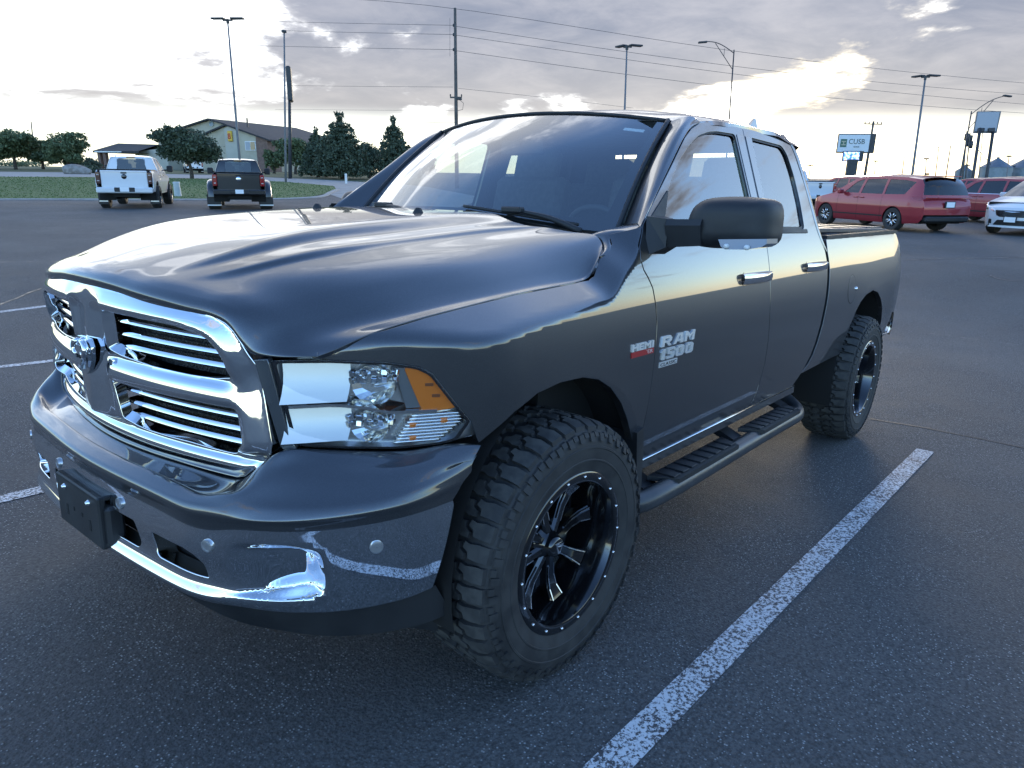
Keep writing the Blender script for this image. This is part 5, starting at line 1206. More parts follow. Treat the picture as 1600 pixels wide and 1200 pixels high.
for px, dp, tp, hp, sd, lb in ((130, 105, 246, 26, 31, 'low dark bush behind the boulder'), (145, 80, 259, 14, 32, 'small bush right beside the boulder'), (8, 150, 250, 60, 33, 'pale distant shrub at the far left under the trees')):
    b0 = gp(px, dp); h = at(px, tp, dp)[2] - b0[2]; r_ = hp * dp / 1109
    V, F = leaves(sd, [(0, 0, h * .5, r_, h * .5), (r_ * .4, 0, h * .45, r_ * .6, h * .42), (-r_ * .5, 0, h * .4, r_ * .5, h * .38)], 1800, .22)
    o = mesh('bush', V, F, M_LEAF2 if sd != 33 else M_LEAF3, None, False); o.location = tuple(b0); tag(o, lb, 'bush')
# small trees in the far distance behind the vans are hidden; a boulder by the drive
bo = bmesh.new(); bmesh.ops.create_icosphere(bo, subdivisions=4, radius=1.)
r_ = np.random.RandomState(4); pl = [(v / np.linalg.norm(v), r_.uniform(.62, .95)) for v in r_.normal(size=(16, 3))]
for v in bo.verts:
    q = np.array(v.co)
    for n_, d_ in pl:
        e = q @ n_ - d_
        if e > 0: q = q - n_ * e * .85
    v.co = q * np.array([2.6, 1.3, 1.35])
me = bpy.data.meshes.new('boulder'); bo.to_mesh(me); bo.free(); o = link('boulder', me, varied('boulder_stone', (.20, .175, .15), (.33, .30, .27), 1.3, .9, .95, 5, .7, .1)); auto_smooth(o, 20)
b0 = gp(119, 74); o.location = (b0[0], b0[1], b0[2] + .30); o.rotation_euler = (0, 0, -.6); o.scale = (.62, .62, .52); tag(o, 'brown boulder beside the driveway', 'boulder')
# ================================================================== motel, poles, signs, wires
M_STEEL = varied('galvanised_steel', (.13, .135, .14), (.18, .185, .19), 4, .55, .7, metal=.2)
M_DSTEEL = varied('dark_steel', (.035, .038, .042), (.055, .058, .062), 4, .5, .6, metal=.3)
M_WOOD = varied('pole_wood', (.075, .065, .055), (.12, .105, .09), 3, .9, .95, 20, .5, .01)
M_STUCCO = varied('tan_siding', (.40, .36, .27), (.46, .42, .32), .8, .9, .95)
M_STUCCO2 = varied('pale_siding', (.42, .40, .33), (.46, .44, .37), .8, .9, .95)
M_BRICK = varied('brown_brick', (.16, .10, .08), (.22, .14, .11), 3, .9, .95)
M_ROOF = varied('roof_shingle', (.035, .034, .036), (.055, .053, .054), 2, .9, .95)
M_TRIMR = pmat('maroon_trim', (.09, .03, .028), .6)
M_WIN = pmat('window_glass', (.02, .025, .03), .05, 0., 1.)
M_CURT = pmat('curtain', (.38, .40, .42), .8)
def face_frame(px, depth, px2, depth2):
    a, c = gp(px, depth), gp(px2, depth2); u = (c - a)[:2]; L = np.linalg.norm(u); return a, c, u / L, L
def lamp_pole(name, label, pb, depth, top, heads, r=.09, mat=None, style='twin', group=None):
    b0 = gp(pb, depth); t = at(top[0], top[1], depth); root = empty(name, tuple(b0)); tag(root, label, 'lamp post', group)
    k = MB(); v = t - b0; k.tube([(0, 0, -.1), v * .5, v], [r, r * .8, r * .6], 10); k.build('pole', mat or M_STEEL, root, True)
    k = MB(); k.lathe([(r * 2.6, 0), (r * 2.6, .08), (r * 1.4, .12)], 12, (0, 0, 0), 'z'); k.build('base', M_CONC, root)
    if style == 'twin':
        k = MB(); k.box(v + np.array([0, 0, .10]), (.14, .14, .26)); k.build('bracket', M_DSTEEL, root)
        R_ = BR[:, 0].copy(); R_[2] = 0; R_ /= np.linalg.norm(R_); F_ = np.array([-R_[1], R_[0], 0])
        for sx, tl in heads:
            dirv_ = R_ * sx + F_ * tl; dirv_ /= np.linalg.norm(dirv_); sd = np.array([-dirv_[1], dirv_[0], 0]); Rm = np.stack([dirv_, sd, [0, 0, 1]], 1)
            k = MB(); k.box(v + dirv_ * .62 + np.array([0, 0, .26]), (.85, .38, .10), Rm, .03); k.box(v + dirv_ * .15 + np.array([0, 0, .16]), (.34, .10, .10), Rm); auto_smooth(k.build('lamp_head', M_DSTEEL, root), 30)
    return root, v
lamp_pole('lamp_post', 'leaning double-headed lamp post standing behind the black pickup', 379, 44, (356, 36), ((-1, .12), (1, -.08)), .085)
lamp_pole('lamp_post', 'double-headed lamp post rising behind the middle of the cab roof', 971, 45, (979.5, 77), ((1, .35), (-.5, .9)), .085)
lamp_pole('lamp_post', 'tall double-headed lamp post above the nearest red minivan', 1419, 47, (1445.5, 124), ((1, .25), (-.3, 1.)), .095)
# cobra-head street lights
def cobra(label, pb, depth, top, arm, join_py, group='street lights'):
    root, v = lamp_pole('street_light', label, pb, depth, top, (), .085, M_DSTEEL, 'none', group)
    b0 = np.array(root.location); e = at(arm[0], arm[1], depth) - b0; lo = v * 1.0; d_ = e - v
    k = MB(); k.tube(cpath([v - np.array([0, 0, .25]), v + d_ * .62 + np.array([0, 0, .22]), v + d_ * .82 + np.array([0, 0, .16]), e + np.array([0, 0, .05])], 16), .035, 6); k.tube([v - np.array([0, 0, 1.5]), v + d_ * .60 + np.array([0, 0, .16])], .03, 6); k.tube([v + d_ * .3 + np.array([0, 0, -.06]), v + d_ * .3 + np.array([0, 0, -.66])], .02, 5); k.build('arm', M_DSTEEL, root, True)
    u = d_ / np.linalg.norm(d_); u[2] = -.08; u /= np.linalg.norm(u); sd = np.cross((0, 0, 1), u); sd /= np.linalg.norm(sd); k = MB(); k.box(e, (.75, .30, .14), np.stack([u, sd, np.cross(u, sd)], 1), .06); auto_smooth(k.build('lamp_head', M_DSTEEL, root), 40)
cobra('street light with a curved arm reaching left above the cab roof', 1131, 60, (1147, 78), (1098, 66), 100)
cobra('street light at the right edge with an arm reaching right', 1494, 62, (1518, 174), (1574, 150), 190)
# utility poles and lines
def upole(label, pb, depth, top, r=.16, arms=(), lean=True, name='utility_pole', mat=None, group=None):
    b0 = gp(pb, depth); t = at(top[0], top[1], depth); root = empty(name, tuple(b0)); tag(root, label, 'utility pole', group); v = t - b0
    k = MB(); k.tube([(0, 0, -.2), v * .5, v], [r, r * .85, r * .68], 10); k.build('pole', mat or M_WOOD, root, True)
    R_ = BR[:, 0].copy(); R_[2] = 0; R_ /= np.linalg.norm(R_)
    for f_, w, nI in arms:
        c = v * f_; k = MB(); k.box(c, (w, .12, .12), np.stack([R_, [-R_[1], R_[0], 0], [0, 0, 1]], 1)); k.build('crossarm', mat or M_WOOD, root)
        for i in range(nI):
            q = c + R_ * w * (i / (nI - 1) - .5) * .94 if nI > 1 else c; k = MB(); k.lathe([(.02, .05), (.06, .10), (.05, .16), (.07, .20), (.03, .26)], 8, q, 'z'); k.build('insulator', M_DSTEEL, root, True)
    return root, v, b0
r1, v1, b1 = upole('tall utility pole rising behind the windscreen corner', 714, 60, (711, 13), .17, ((.505, 1.0, 2),))
for py in (39.5, 54, 77.5):
    q = at(709, py, 60) - b1; k = MB(); k.lathe([(.05, -.12), (.10, -.05), (.10, .05), (.05, .12)], 8, q, 'z'); k.build('insulator', M_DSTEEL, r1, True)
k = MB(); q = at(717, 155, 60) - b1; k.box(q, (.45, .3, .12)); k.tube([q, q + np.array([.3, -.25, -.3]), q + np.array([.25, -.2, -.8]), q + np.array([-.2, .1, -.95])], .02, 5); k.build('fuse_bracket', M_DSTEEL, r1)
k = MB(); q = [at(703, y, 60) - b1 for y in (28, 44, 70, 88)]; k.tube(q, .012, 4); k.build('ground_wire', M_DSTEEL, r1)
upole('utility pole with a wide crossarm beside the bank sign', 1347, 80, (1365, 190), .17, ((.965, 2.0, 5),))
for px, dp, tp, r_, lb, nm in ((1502, 95, (1511, 205), .13, 'slim pole with a transformer left of the blank sign', 'utility_pole'), (1506, 93, (1516, 208), .10, 'thin pole crowding the transformer pole', 'utility_pole'), (1408, 160, (1413, 244), .14, 'short far pole left of the tall lamp post', 'utility_pole'), (1476, 150, (1485.5, 227), .14, 'far bare pole between the red minivan roof and the blank sign', 'utility_pole'), (1460, 150, (1467, 229), .12, 'far pole with a thin crossbar', 'utility_pole'), (1527, 85, (1535.5, 208), .06, 'thin pole between the legs of the blank sign', 'utility_pole'), (56, 190, (48.5, 190), .2, 'bare pole poking above the trees at the far left', 'utility_pole')):
    rr, vv, bb = upole(lb, px, dp, tp, r_, ((.985, 2.2, 2),) if 'crossbar' in lb else ())
    if 'transformer' in lb:
        k = MB(); k.lathe([(.001, .5), (.28, .48), (.30, .40), (.30, -.40), (.001, -.45)], 10, vv * .9 + np.array([.3, 0, 0]), 'z'); k.build('transformer', M_DSTEEL, rr, True)
        k = MB(); k.lathe([(.001, .5), (.22, .48), (.24, -.40), (.001, -.45)], 10, vv * .80 + np.array([.25, -.2, 0]), 'z'); k.build('transformer', M_DSTEEL, rr, True)
for px, dp, top, lb in ((1263, 120, (1266, 259), 'small far lamp just right of the cab'), (1365, 130, (1368, 252.5), 'small far lamp right of the bank sign'), (1444, 120, (1447.5, 249), 'small far lamp left of the far bare pole'), (1511, 125, (1512, 259), 'small far lamp beside the transformer pole'), (1571, 120, (1576.5, 245), 'small far lamp at the right edge above the grain bins'), (446.5, 62, (444, 51), 'very tall thin lamp beside the narrow dark sign')):
    b0 = gp(px, dp); t = at(top[0], top[1], dp); root = empty('lamp_post', tuple(b0)); tag(root, lb, 'lamp post'); v = t - b0; k = MB(); k.tube([(0, 0, 0), v * .5, v], [.10, .09, .07], 6); k.build('pole', M_STEEL, root, True); k = MB(); k.box(v + np.array([0, 0, .1]), (1.5 if dp > 100 else .4, .7 if dp > 100 else .3, .22), None, .05); k.build('lamp_head', M_DSTEEL, root)
def wire(label, pts, r=.016):
    P = np.array([at(*q) for q in pts]); P = cpath(P, 40, len(P) > 2); k = MB(); k.tube(P, r, 4); o = k.build('power_line', pmat('cable', (.05, .05, .055), .6), None, True); tag(o, label, 'power line', 'power lines on the tall pole')
# spans sag slightly from pole to pole
wire('topmost power line, meeting the tall pole at its tip', [(-120, -3, 105), (330, 5, 84), (711, 13.5, 60), (1000, 58, 62), (1350, 105, 70), (1720, 140, 84)])
wire('power line left of the tall pole at its upper insulator', [(-120, 6, 105), (330, 30, 84), (708, 39.5, 60)])
wire('power line left of the tall pole at its middle insulator', [(-120, 21, 105), (330, 44, 84), (710, 54, 60)])
wire('power line left of the tall pole at its lower insulator', [(-120, 48, 105), (330, 69, 84), (708, 77.5, 60)])
wire('power line right of the tall pole at its upper insulator', [(712, 41, 60), (1000, 84, 62), (1300, 121, 68), (1720, 156, 84)])
wire('power line right of the tall pole at its middle insulator', [(713, 55, 60), (1000, 96, 62), (1300, 134, 68), (1720, 172, 84)])
wire('power line right of the tall pole at its lower insulator', [(711, 79, 60), (1000, 119, 62), (1300, 153, 68), (1720, 184, 84)])
wire('service line at the crossarm left of the tall pole', [(300, 131, 84), (480, 134, 74), (708, 136, 60)], .012)
wire('service line at the crossarm right of the tall pole', [(716, 138, 60), (830, 150, 63), (990, 169, 68)], .012)
wire('low line running left behind the tree tops', [(-120, 161, 105), (250, 183, 84), (450, 191, 74), (711, 191, 60)], .014)
wire('faint line left of the tall pole above the cone-shaped tree', [(430, 171, 76), (711, 173, 60)], .010)
# narrow dark sign seen edge-on
b0 = gp(453.5, 75); root = empty('roadside_sign', tuple(b0)); tag(root, 'tall narrow dark sign seen edge-on beside the thin lamp', 'sign')
k = MB(); v = at(452, 110, 75) - b0; k.tube([(0, 0, 0), v], [.20, .15], 8); k.build('pole', M_DSTEEL, root, True)
c = at(452.5, 132, 75) - b0; u = BR[:, 2].copy(); u[2] = 0; u /= np.linalg.norm(u); k = MB(); k.box(c, (2.2, .50, 3.4), Matrix.Rotation(math.atan2(u[1], u[0]) + .24, 3, 'Z'), .12); k.build('sign_box', M_DSTEEL, root)
# bank sign
R_ = BR[:, 0].copy(); R_[2] = 0; R_ /= np.linalg.norm(R_)
def sign_axes(rot): a = math.atan2(R_[1], R_[0]) + rot; return Matrix.Rotation(a, 4, 'Z')
b0 = gp(1328, 75); root = empty('bank_sign', mat4=Matrix.Translation(b0) @ sign_axes(-.22)); tag(root, 'CUSB bank sign with a small screen on a dark pedestal behind the red cars', 'sign')
inv = (Matrix.Translation(b0) @ sign_axes(-.22)).inverted()
def loc(px, py, dp=75): return np.array(inv @ Vector(at(px, py, dp)))
c = loc(1334.5, 224); W_, H_ = 3.15, 1.95
k = MB(); k.box(c + np.array([.25, .35, 0]), (W_ + .5, .7, H_), None, .03); k.build('cabinet', M_DSTEEL, root)
k = MB(); k.box(c + np.array([-.05, -.03, 0]), (W_ - .1, .06, H_ - .22)); k.build('sign_face', pmat('sign_white', (.62, .66, .68), .4), root)
k = MB(); k.box(c + np.array([-1.05, -.07, .02]), (.62, .03, .80)); gs = k.build('logo_square', pmat('sign_green', (.05, .13, .085), .5), root)
k = MB(); k.box(c + np.array([-1.05, -.09, .18]), (.42, .02, .10)); k.box(c + np.array([-1.05, -.09, -.15]), (.42, .02, .10)); k.box(c + np.array([-1.05, -.09, .02]), (.10, .02, .26)); k.build('logo_mark', pmat('sign_sand', (.45, .42, .30), .5), root)
def sign_text(txt, pos, size, mat, parent, sx=1.):
    me = text_mesh(txt, size, .01, sx=sx)
    for v in me.vertices: v.co = (v.co.x + pos[0], pos[1] - v.co.z, v.co.y + pos[2])
    return link('lettering', me, mat, parent)
sign_text('CUSB', c + np.array([-.58, -.075, -.06]), .72, pmat('sign_ink', (.05, .09, .085), .5), root, .92)
sign_text('BANK', c + np.array([-.02, -.075, -.42]), .22, MATS['sign_ink'], root)
c2 = loc(1331, 244); k = MB(); k.box(c2 + np.array([.15, .3, 0]), (2.0, .55, 1.05), None, .03); k.build('screen_cabinet', M_DSTEEL, root)
def scr(B, p):
    co = objco(B); n = B.noise(co, 3.5, 3, .5); col = B.ramp(n, [(.35, (.03, .10, .45)), (.5, (.20, .42, .85)), (.62, (.75, .80, .85)), (.72, (.75, .30, .08))]); B.l(col, p.inputs['Base Color']); B.l(col, p.inputs['Emission Color']); p.inputs['Emission Strength'].default_value = .55
k = MB(); k.box(c2 + np.array([-.05, .0, 0]), (1.55, .05, .85)); k.build('screen', pmat('led_screen', (.1, .2, .6), .3, fn=scr), root)
c3 = loc(1329, 263); z0 = -.1; k = MB(); k.box((c3[0], .35, (c3[2] + .9) / 2), (1.0, .6, c3[2] + .9)); k.build('pedestal', M_DSTEEL, root)
# blank sign on two legs
b0 = gp(1526, 60); root = empty('blank_sign', mat4=Matrix.Translation(b0) @ sign_axes(-.30)); tag(root, 'blank grey sign on two posts with a pair of small flood lamps', 'sign'); inv = (Matrix.Translation(b0) @ sign_axes(-.30)).inverted()
c = loc(1542.5, 191, 60); k = MB(); k.box(c + np.array([0, .12, 0]), (1.75, .26, 1.75), None, .02); k.build('sign_panel', M_STEEL, root); k = MB(); k.box(c + np.array([-.03, -.02, .05]), (1.6, .03, 1.5)); k.build('sign_face', pmat('faded_grey', (.36, .38, .41), .6), root)
for px, px2 in ((1517, 1531), (1538, 1552)):
    a_ = loc(px2, 206, 60); g_ = gp(px - 2, 60); g_ = np.array(inv @ Vector(g_)); k = MB(); k.tube([g_, a_ + np.array([0, .12, .3])], .125, 10); k.build('post', M_DSTEEL, root, True)
for dx in (-.38, .38): k = MB(); k.box(c + np.array([dx, -.12, -.62]), (.50, .20, .32), None, .04); k.build('flood_lamp', M_DSTEEL, root)
# grain bins
for px, dp, rr, hh, lb in ((1552, 230, 4.6, 4.8, 'grain bin with a cone roof, left of the pair at the right edge'), (1597, 235, 5.2, 4.9, 'grain bin with a cone roof at the right edge'), (1503, 240, 2.6, 3.6, 'small shed roof and tank behind the second red minivan')):
    b0 = gp(px, dp); root = empty('grain_bin', tuple(b0)); tag(root, lb, 'grain bin'); k = MB(); k.lathe([(rr, 0), (rr, hh)], 28, (0, 0, 0), 'z'); k.build('wall', varied('ribbed_steel', (.16, .20, .22), (.22, .26, .28), 1, .5, .6, metal=.5), root, True); k = MB(); k.lathe([(rr * 1.04, hh), (.4, hh + rr * .62), (.4, hh + rr * .7), (.01, hh + rr * .7)], 28, (0, 0, 0), 'z'); k.build('roof', varied('bin_roof', (.10, .13, .16), (.15, .18, .21), 1, .5, .6, metal=.5), root)
k = MB(); a, c = at(1551, 259.5, 230), at(1640, 260.5, 236); k.tube([a, c], .28, 6); k.tube([a, at(1508, 212, 200)], .10, 5); o = k.build('grain_auger', M_DSTEEL, None, True); tag(o, 'thin auger pipe running across the tops of the grain bins', 'pipe')
# utility pedestal and marker
b0 = gp(278.5, 39); k = MB(); k.lathe([(.19, -.05), (.165, .70), (.185, .70), (.185, .77), (.16, .80), (.001, .80)], 16, (0, 0, 0), 'z'); o = auto_smooth(k.build('utility_pedestal', varied('pale_green_plastic', (.42, .46, .45), (.50, .53, .52), 3, .6)), 40); o.location = tuple(b0); o.rotation_euler = (.01, -.03, 0); tag(o, 'pale utility pedestal on the grass right of the white pickup', 'pedestal')
b0 = gp(541, 64); k = MB(); k.box((0, 0, .42), (.16, .16, .90), None, .02); o = k.build('marker_post', M_WHITE); o.location = tuple(b0); tag(o, 'short white marker post before the tallest cone-shaped tree', 'post')
# ------------------------------------------------------------------ motel
dpt = 128.
A0 = gp(437, dpt); A1 = gp(247, dpt + 8); ux = (A0 - A1)[:2]; Lw = np.linalg.norm(ux); ux /= Lw; uy = np.array([-ux[1], ux[0]])
MB4 = Matrix(((ux[0], uy[0], 0, A1[0]), (ux[1], uy[1], 0, A1[1]), (0, 0, 1, A1[2]), (0, 0, 0, 1)))
motel = empty('motel', mat4=MB4); tag(motel, 'tan two-storey motel with a shallow gable and a yellow and red sign', 'building')
iv = MB4.inverted()
def ml(px, py, dp=dpt): return np.array(iv @ Vector(at(px, py, dp)))
zr = ml(342, 187, dpt + 4)[2]; xr = ml(342, 187, dpt + 4)[0]; ze1 = ml(250, 214, dpt + 8)[2]; ze2 = ml(437, 219, dpt)[2]
def wallpoly(name, P, y0, y1, mat): k = MB(); k.prism(P, y0, y1, lambda x, z, y: (x, y, z)); return k.build(name, mat, motel)
wallpoly('gable_wall', [(.5, -1), (Lw - .5, -1), (Lw - .5, ze2), (xr, zr - .25), (.5, ze1)], .3, 26, M_STUCCO)
x2 = ml(372, 195)[0]; z2 = ml(372, 198)[2]; x1 = ml(330, 209)[0]; z1 = ml(330, 209)[2]
wallpoly('front_wing', [(x1, -1), (Lw, -1), (Lw, ze2 - .2), (x2, z2), (x1, z1)], -3.0, .28, M_STUCCO)
wallpoly('brick_corner', [(ml(420, 240)[0], -1), (Lw + .15, -1), (Lw + .15, ze2 - .3), (ml(420, 240)[0], ze2 + .6)], -3.1, .5, M_BRICK)
wallpoly('pale_bay', [(ml(362, 240)[0], -1), (ml(385, 240)[0], -1), (ml(385, 240)[0], z2 - .75), (ml(372, 240)[0], z2 - .05), (ml(362, 240)[0], z2 - .5)], -3.25, -2.9, M_STUCCO2)
def roof_slab(name, a, c, y0, y1, th=.28): 
    k = MB(); k.add([(a[0], y0, a[1]), (c[0], y0, c[1]), (c[0], y1, c[1]), (a[0], y1, a[1]), (a[0], y0, a[1] - th), (c[0], y0, c[1] - th), (c[0], y1, c[1] - th), (a[0], y1, a[1] - th)], [(0, 1, 2, 3), (7, 6, 5, 4), (0, 4, 5, 1), (1, 5, 6, 2), (2, 6, 7, 3), (3, 7, 4, 0)]); return k.build(name, [M_ROOF], motel)
roof_slab('roof', (-.8, ze1 - .1), (xr, zr + .05), -.4, 27); roof_slab('roof', (xr, zr + .05), (Lw + 1.0, ze2 - .2), -.4, 27)
roof_slab('wing_roof', (x1 - .6, z1 - .05), (x2, z2 + .28), -3.6, .4); roof_slab('wing_roof', (x2, z2 + .28), (Lw + .9, ze2 - .12), -3.6, .4)
cc = ml(343.5, 194.5, dpt + 4); k = MB(); k.lathe([(.001, .05), (.48, .05), (.48, -.1)], 20, (cc[0], .25, cc[2])); k.build('round_vent', pmat('pale_vent', (.50, .56, .58), .6), motel, True)
k = MB(); k.tube([(ml(363, 185)[0], 4, zr - 1.5), (ml(363, 185)[0], 4, zr + .35)], .14, 8); k.build('flue', M_DSTEEL, motel)
# upper window and sign
wx0, wx1 = ml(400, 230)[0], ml(420, 230)[0]; wz0, wz1 = ml(405, 236)[2], ml(405, 222)[2]
k = MB(); k.box(((wx0 + wx1) / 2, -3.06, (wz0 + wz1) / 2), (wx1 - wx0, .16, wz1 - wz0)); wf = k.build('window', M_WHITE, motel)
for i in range(2): k = MB(); q = (wx1 - wx0 - .25) / 2; k.box((wx0 + .1 + q * (i + .5) + .05 * i, -3.15, (wz0 + wz1) / 2), (q - .06, .06, wz1 - wz0 - .22)); k.build('pane', M_CURT if i == 0 else M_WIN, wf)
sx_, sz_ = ml(376.5, 214)[0], ml(376.5, 214)[2]; k = MB(); k.box((sx_, -3.42, sz_), (.95, .28, 1.75), None, .08); sg = k.build('motel_sign', pmat('sign_yellow', (.62, .38, .03), .4), motel)
me = text_mesh('8', 1.35, .02, .02)
for v in me.vertices: v.co = (v.co.x + sx_ - .42, -3.58 - v.co.z, v.co.y + sz_ - .48)
link('sign_numeral', me, pmat('sign_red', (.45, .02, .02), .4), sg)
# entrance canopy
cxa, cxb = ml(162, 240, dpt + 6)[0], ml(252, 240, dpt + 6)[0]; cz0, cz1 = ml(165, 236, dpt + 6)[2], ml(165, 223, dpt + 6)[2]
k = MB(); k.add([(cxa - .5, -6, cz0), (cxb, -6, cz0), (cxb, -1, cz1 - .2), (cxa + .6, -1, cz1), (cxa - .5, 4, cz0), (cxb, 4, cz0), (cxa - .5, -6, cz0 - .35), (cxb, -6, cz0 - .35), (cxa - .5, 4, cz0 - .35), (cxb, 4, cz0 - .35)], [(0, 1, 2, 3), (0, 3, 4), (4, 3, 2, 5), (0, 6, 7, 1), (0, 4, 8, 6), (4, 5, 9, 8), (6, 8, 9, 7)]); k.build('canopy_roof', M_ROOF, motel)
k = MB(); k.box(((cxa + cxb) / 2 - 2, -6.06, cz0 - .18), (cxb - cxa - 4, .08, .20)); k.build('canopy_fascia', M_WHITE, motel)
for q in (cxa + .3, cxa + 1.6): k = MB(); k.box((q, -5.2, cz0 / 2 - .8), (.65, .65, cz0 + 1.0)); k.build('canopy_column', M_BRICK, motel)
wallpoly('lobby_wall', [(ml(222, 240, dpt + 6)[0], -1), (cxb + 4, -1), (cxb + 4, cz0 + .6), (ml(222, 240, dpt + 6)[0], cz0)], -3.5, 8, M_STUCCO2)
# ================================================================== other vehicles
def paint(name, c, metal=.3): return pmat(name, c, .35, metal, 1., .03)
P_WHITE = paint('white_paint', (.66, .68, .70), 0.); P_BLACK = paint('black_paint', (.012, .012, .014), .3); P_RED = paint('red_paint', (.30, .020, .030), .3); P_RED2 = paint('dark_red_paint', (.25, .016, .026), .3); P_PEARL = paint('pearl_white_paint', (.62, .65, .68), .0)
M_TAIL = pmat('tail_lens', (.28, .012, .015), .1, 0., 1.); M_TAILD = pmat('smoked_tail_lens', (.05, .012, .014), .1, 0., 1.)
SKIP = ('badge', 'facet', 'flute', 'bolt', 'amber', 'grey_fin', 'emblem', 'horn', 'ram_head', 'eye', 'grille_bar', 'grille_mesh', 'inner_wedge', 'bulb', 'reflector', 'divider', 'tread_rib', 'wiper', 'washer', 'milled', 'parking', 'plate_bracket', 'bracket', 'slot', 'lamp_rim', 'sill_trim', 'turn_signal', 'bucket', 'step', 'mud_flap', 'headrest_post', 'window_seal', 'hub_', 'lamp_led', 'tailgate', 'tail_lamp', 'rear_bumper', 'fuel_door', 'windscreen_sticker', 'strut', 'wheel_deflector', 'air_dam', 'inlet', 'mirror')
def repaint(o, new):
    for i, sl in enumerate(o.material_slots):
        if sl.material is M_PAINT or sl.material is M_CHROME_D: sl.link = 'OBJECT'; sl.material = new
def cp(o, parent, new):
    if any(o.name.startswith(k) for k in SKIP): return None
    c = o.copy(); COL.objects.link(c); c.parent = parent; repaint(c, new)
    for ch in list(o.children): cp(ch, c, new)
    return c
main_parts = list(truck.children)
HEAD = math.radians(59)
def pickup(label, pnt, px, depth, head, scale, bumper_mat, lamp_mat, dually=False, group=None, mirrors=True):
    g = gp(px, depth); f = np.array([math.cos(head), math.sin(head)])
    org = g[:2] + f * 4.78 * scale
    z = float(gz(*g[:2]))
    root = empty('pickup_truck', mat4=Matrix.Translation((org[0], org[1], z)) @ Matrix.Rotation(head + PI, 4, 'Z') @ Matrix.Scale(scale, 4)); tag(root, label, 'pickup', group)
    for o in main_parts: cp(o, root, pnt)
    k = MB(); k.box((4.545, 0, 1.10), (.07, 1.60, .64), None, .02); k.box((4.575, 0, 1.385), (.05, 1.58, .06), None, .02); tgo = auto_smooth(k.build('tailgate', pnt, root))
    k = MB(); k.lathe([(.001, .012), (.085, .010), (.095, 0), (.095, -.01)], 20, (4.585, 0, 1.20), 'x'); k.build('tailgate_emblem', M_BLACKG if not dually else M_CHROME, tgo, True)
    k = MB(); k.box((4.583, 0, 1.33), (.02, .20, .05), None, .008); k.build('tailgate_handle', M_BLACKP, tgo)
    k = MB(); k.box((4.70, 0, .70), (.22, 1.94, .21), None, .04); bo_ = auto_smooth(k.build('rear_bumper', bumper_mat, root))
    k = MB(); k.box((4.775, 0, .715), (.10, .72, .17), None, .03); k.build('plate_recess', M_BLACKP, bo_)
    k = MB(); k.box((4.832, 0, .725), (.008, .31, .155)); k.build('licence_plate', M_PLATE, bo_)
    for s in (-1, 1):
        k = MB(); k.box((4.56, s * .885, 1.145), (.10, .165, .44), None, .03); tl_ = auto_smooth(k.build('tail_lamp', lamp_mat, root))
        for zz in (1.26, 1.04): k = MB(); k.box((4.613, s * .885, zz), (.006, .08, .035)); k.build('lamp_strip', pmat('lamp_grey', (.45, .40, .40), .3), tl_)
        if mirrors:
            k = MB(); k.box((.70, s * 1.19, 1.50), (.14, .24, .26), None, .05); k.tube([(.68, s * .93, 1.44), (.68, s * 1.10, 1.46)], .03, 6); auto_smooth(k.build('mirror', M_BLACKP, root))
        k = MB(); k.box((4.06 if not dually else 4.12, s * (.90 if not dually else 1.0), .37), (.02, .34 if not dually else .52, .42)); k.build('mud_flap', M_BLACKP, root)
        k = MB(); k.box((4.075 if not dually else 4.135, s * (.90 if not dually else 1.0), .175 if dually else .27), (.012, .30 if not dually else .52, .045)); k.build('flap_strip', M_WHITE if dually else M_SILVER, root)
        if dually:
            th = np.linspace(0, PI, 20); P = []
            for q, (dy, R_) in enumerate(((.0, .66), (.10, .66), (.20, .62), (.235, .555), (.235, .50))): P.append([(3.60 + R_ * math.cos(a) * 1.05, s * (.985 + dy), .50 + R_ * math.sin(a) * 1.02) for a in th])
            grid('dually_fender', np.array(P), pnt, root, flip=(s > 0))
            w2 = cp(wh, root, pnt); w2.location = (3.569, s * 1.22, ZC); w2.rotation_euler = (0, 0, 0 if s < 0 else PI)
    k = MB(); k.box((2.56, 0, 1.925), (.05, .30, .045)); k.build('high_brake_lamp', M_TAILD, root)
    k = MB(); k.box((4.3, 0, .52), (.5, .9, .16)); k.build('spare_wheel_well', M_BLACK, root)
    return root
pickup('white pickup with dark tail lamps parked at the grass edge, seen from behind', P_WHITE, 199, 28.0, HEAD - .02, 1.03, P_WHITE, M_TAILD)
pickup('black dually pickup with wide rear fenders and white flap strips, seen from behind', P_BLACK, 377, 28.4, HEAD, 1.0, P_BLACK, M_TAIL, True)
pickup('distant white pickup parked under the trees by the motel', P_WHITE, 306, 92, HEAD + .15, 1.0, P_WHITE, M_TAIL)
pickup('white pickup whose tailgate shows between the grey pickup and the nearest red minivan', P_PEARL, 1281, 35.5, HEAD - .03, 1.0, P_PEARL, M_TAIL)
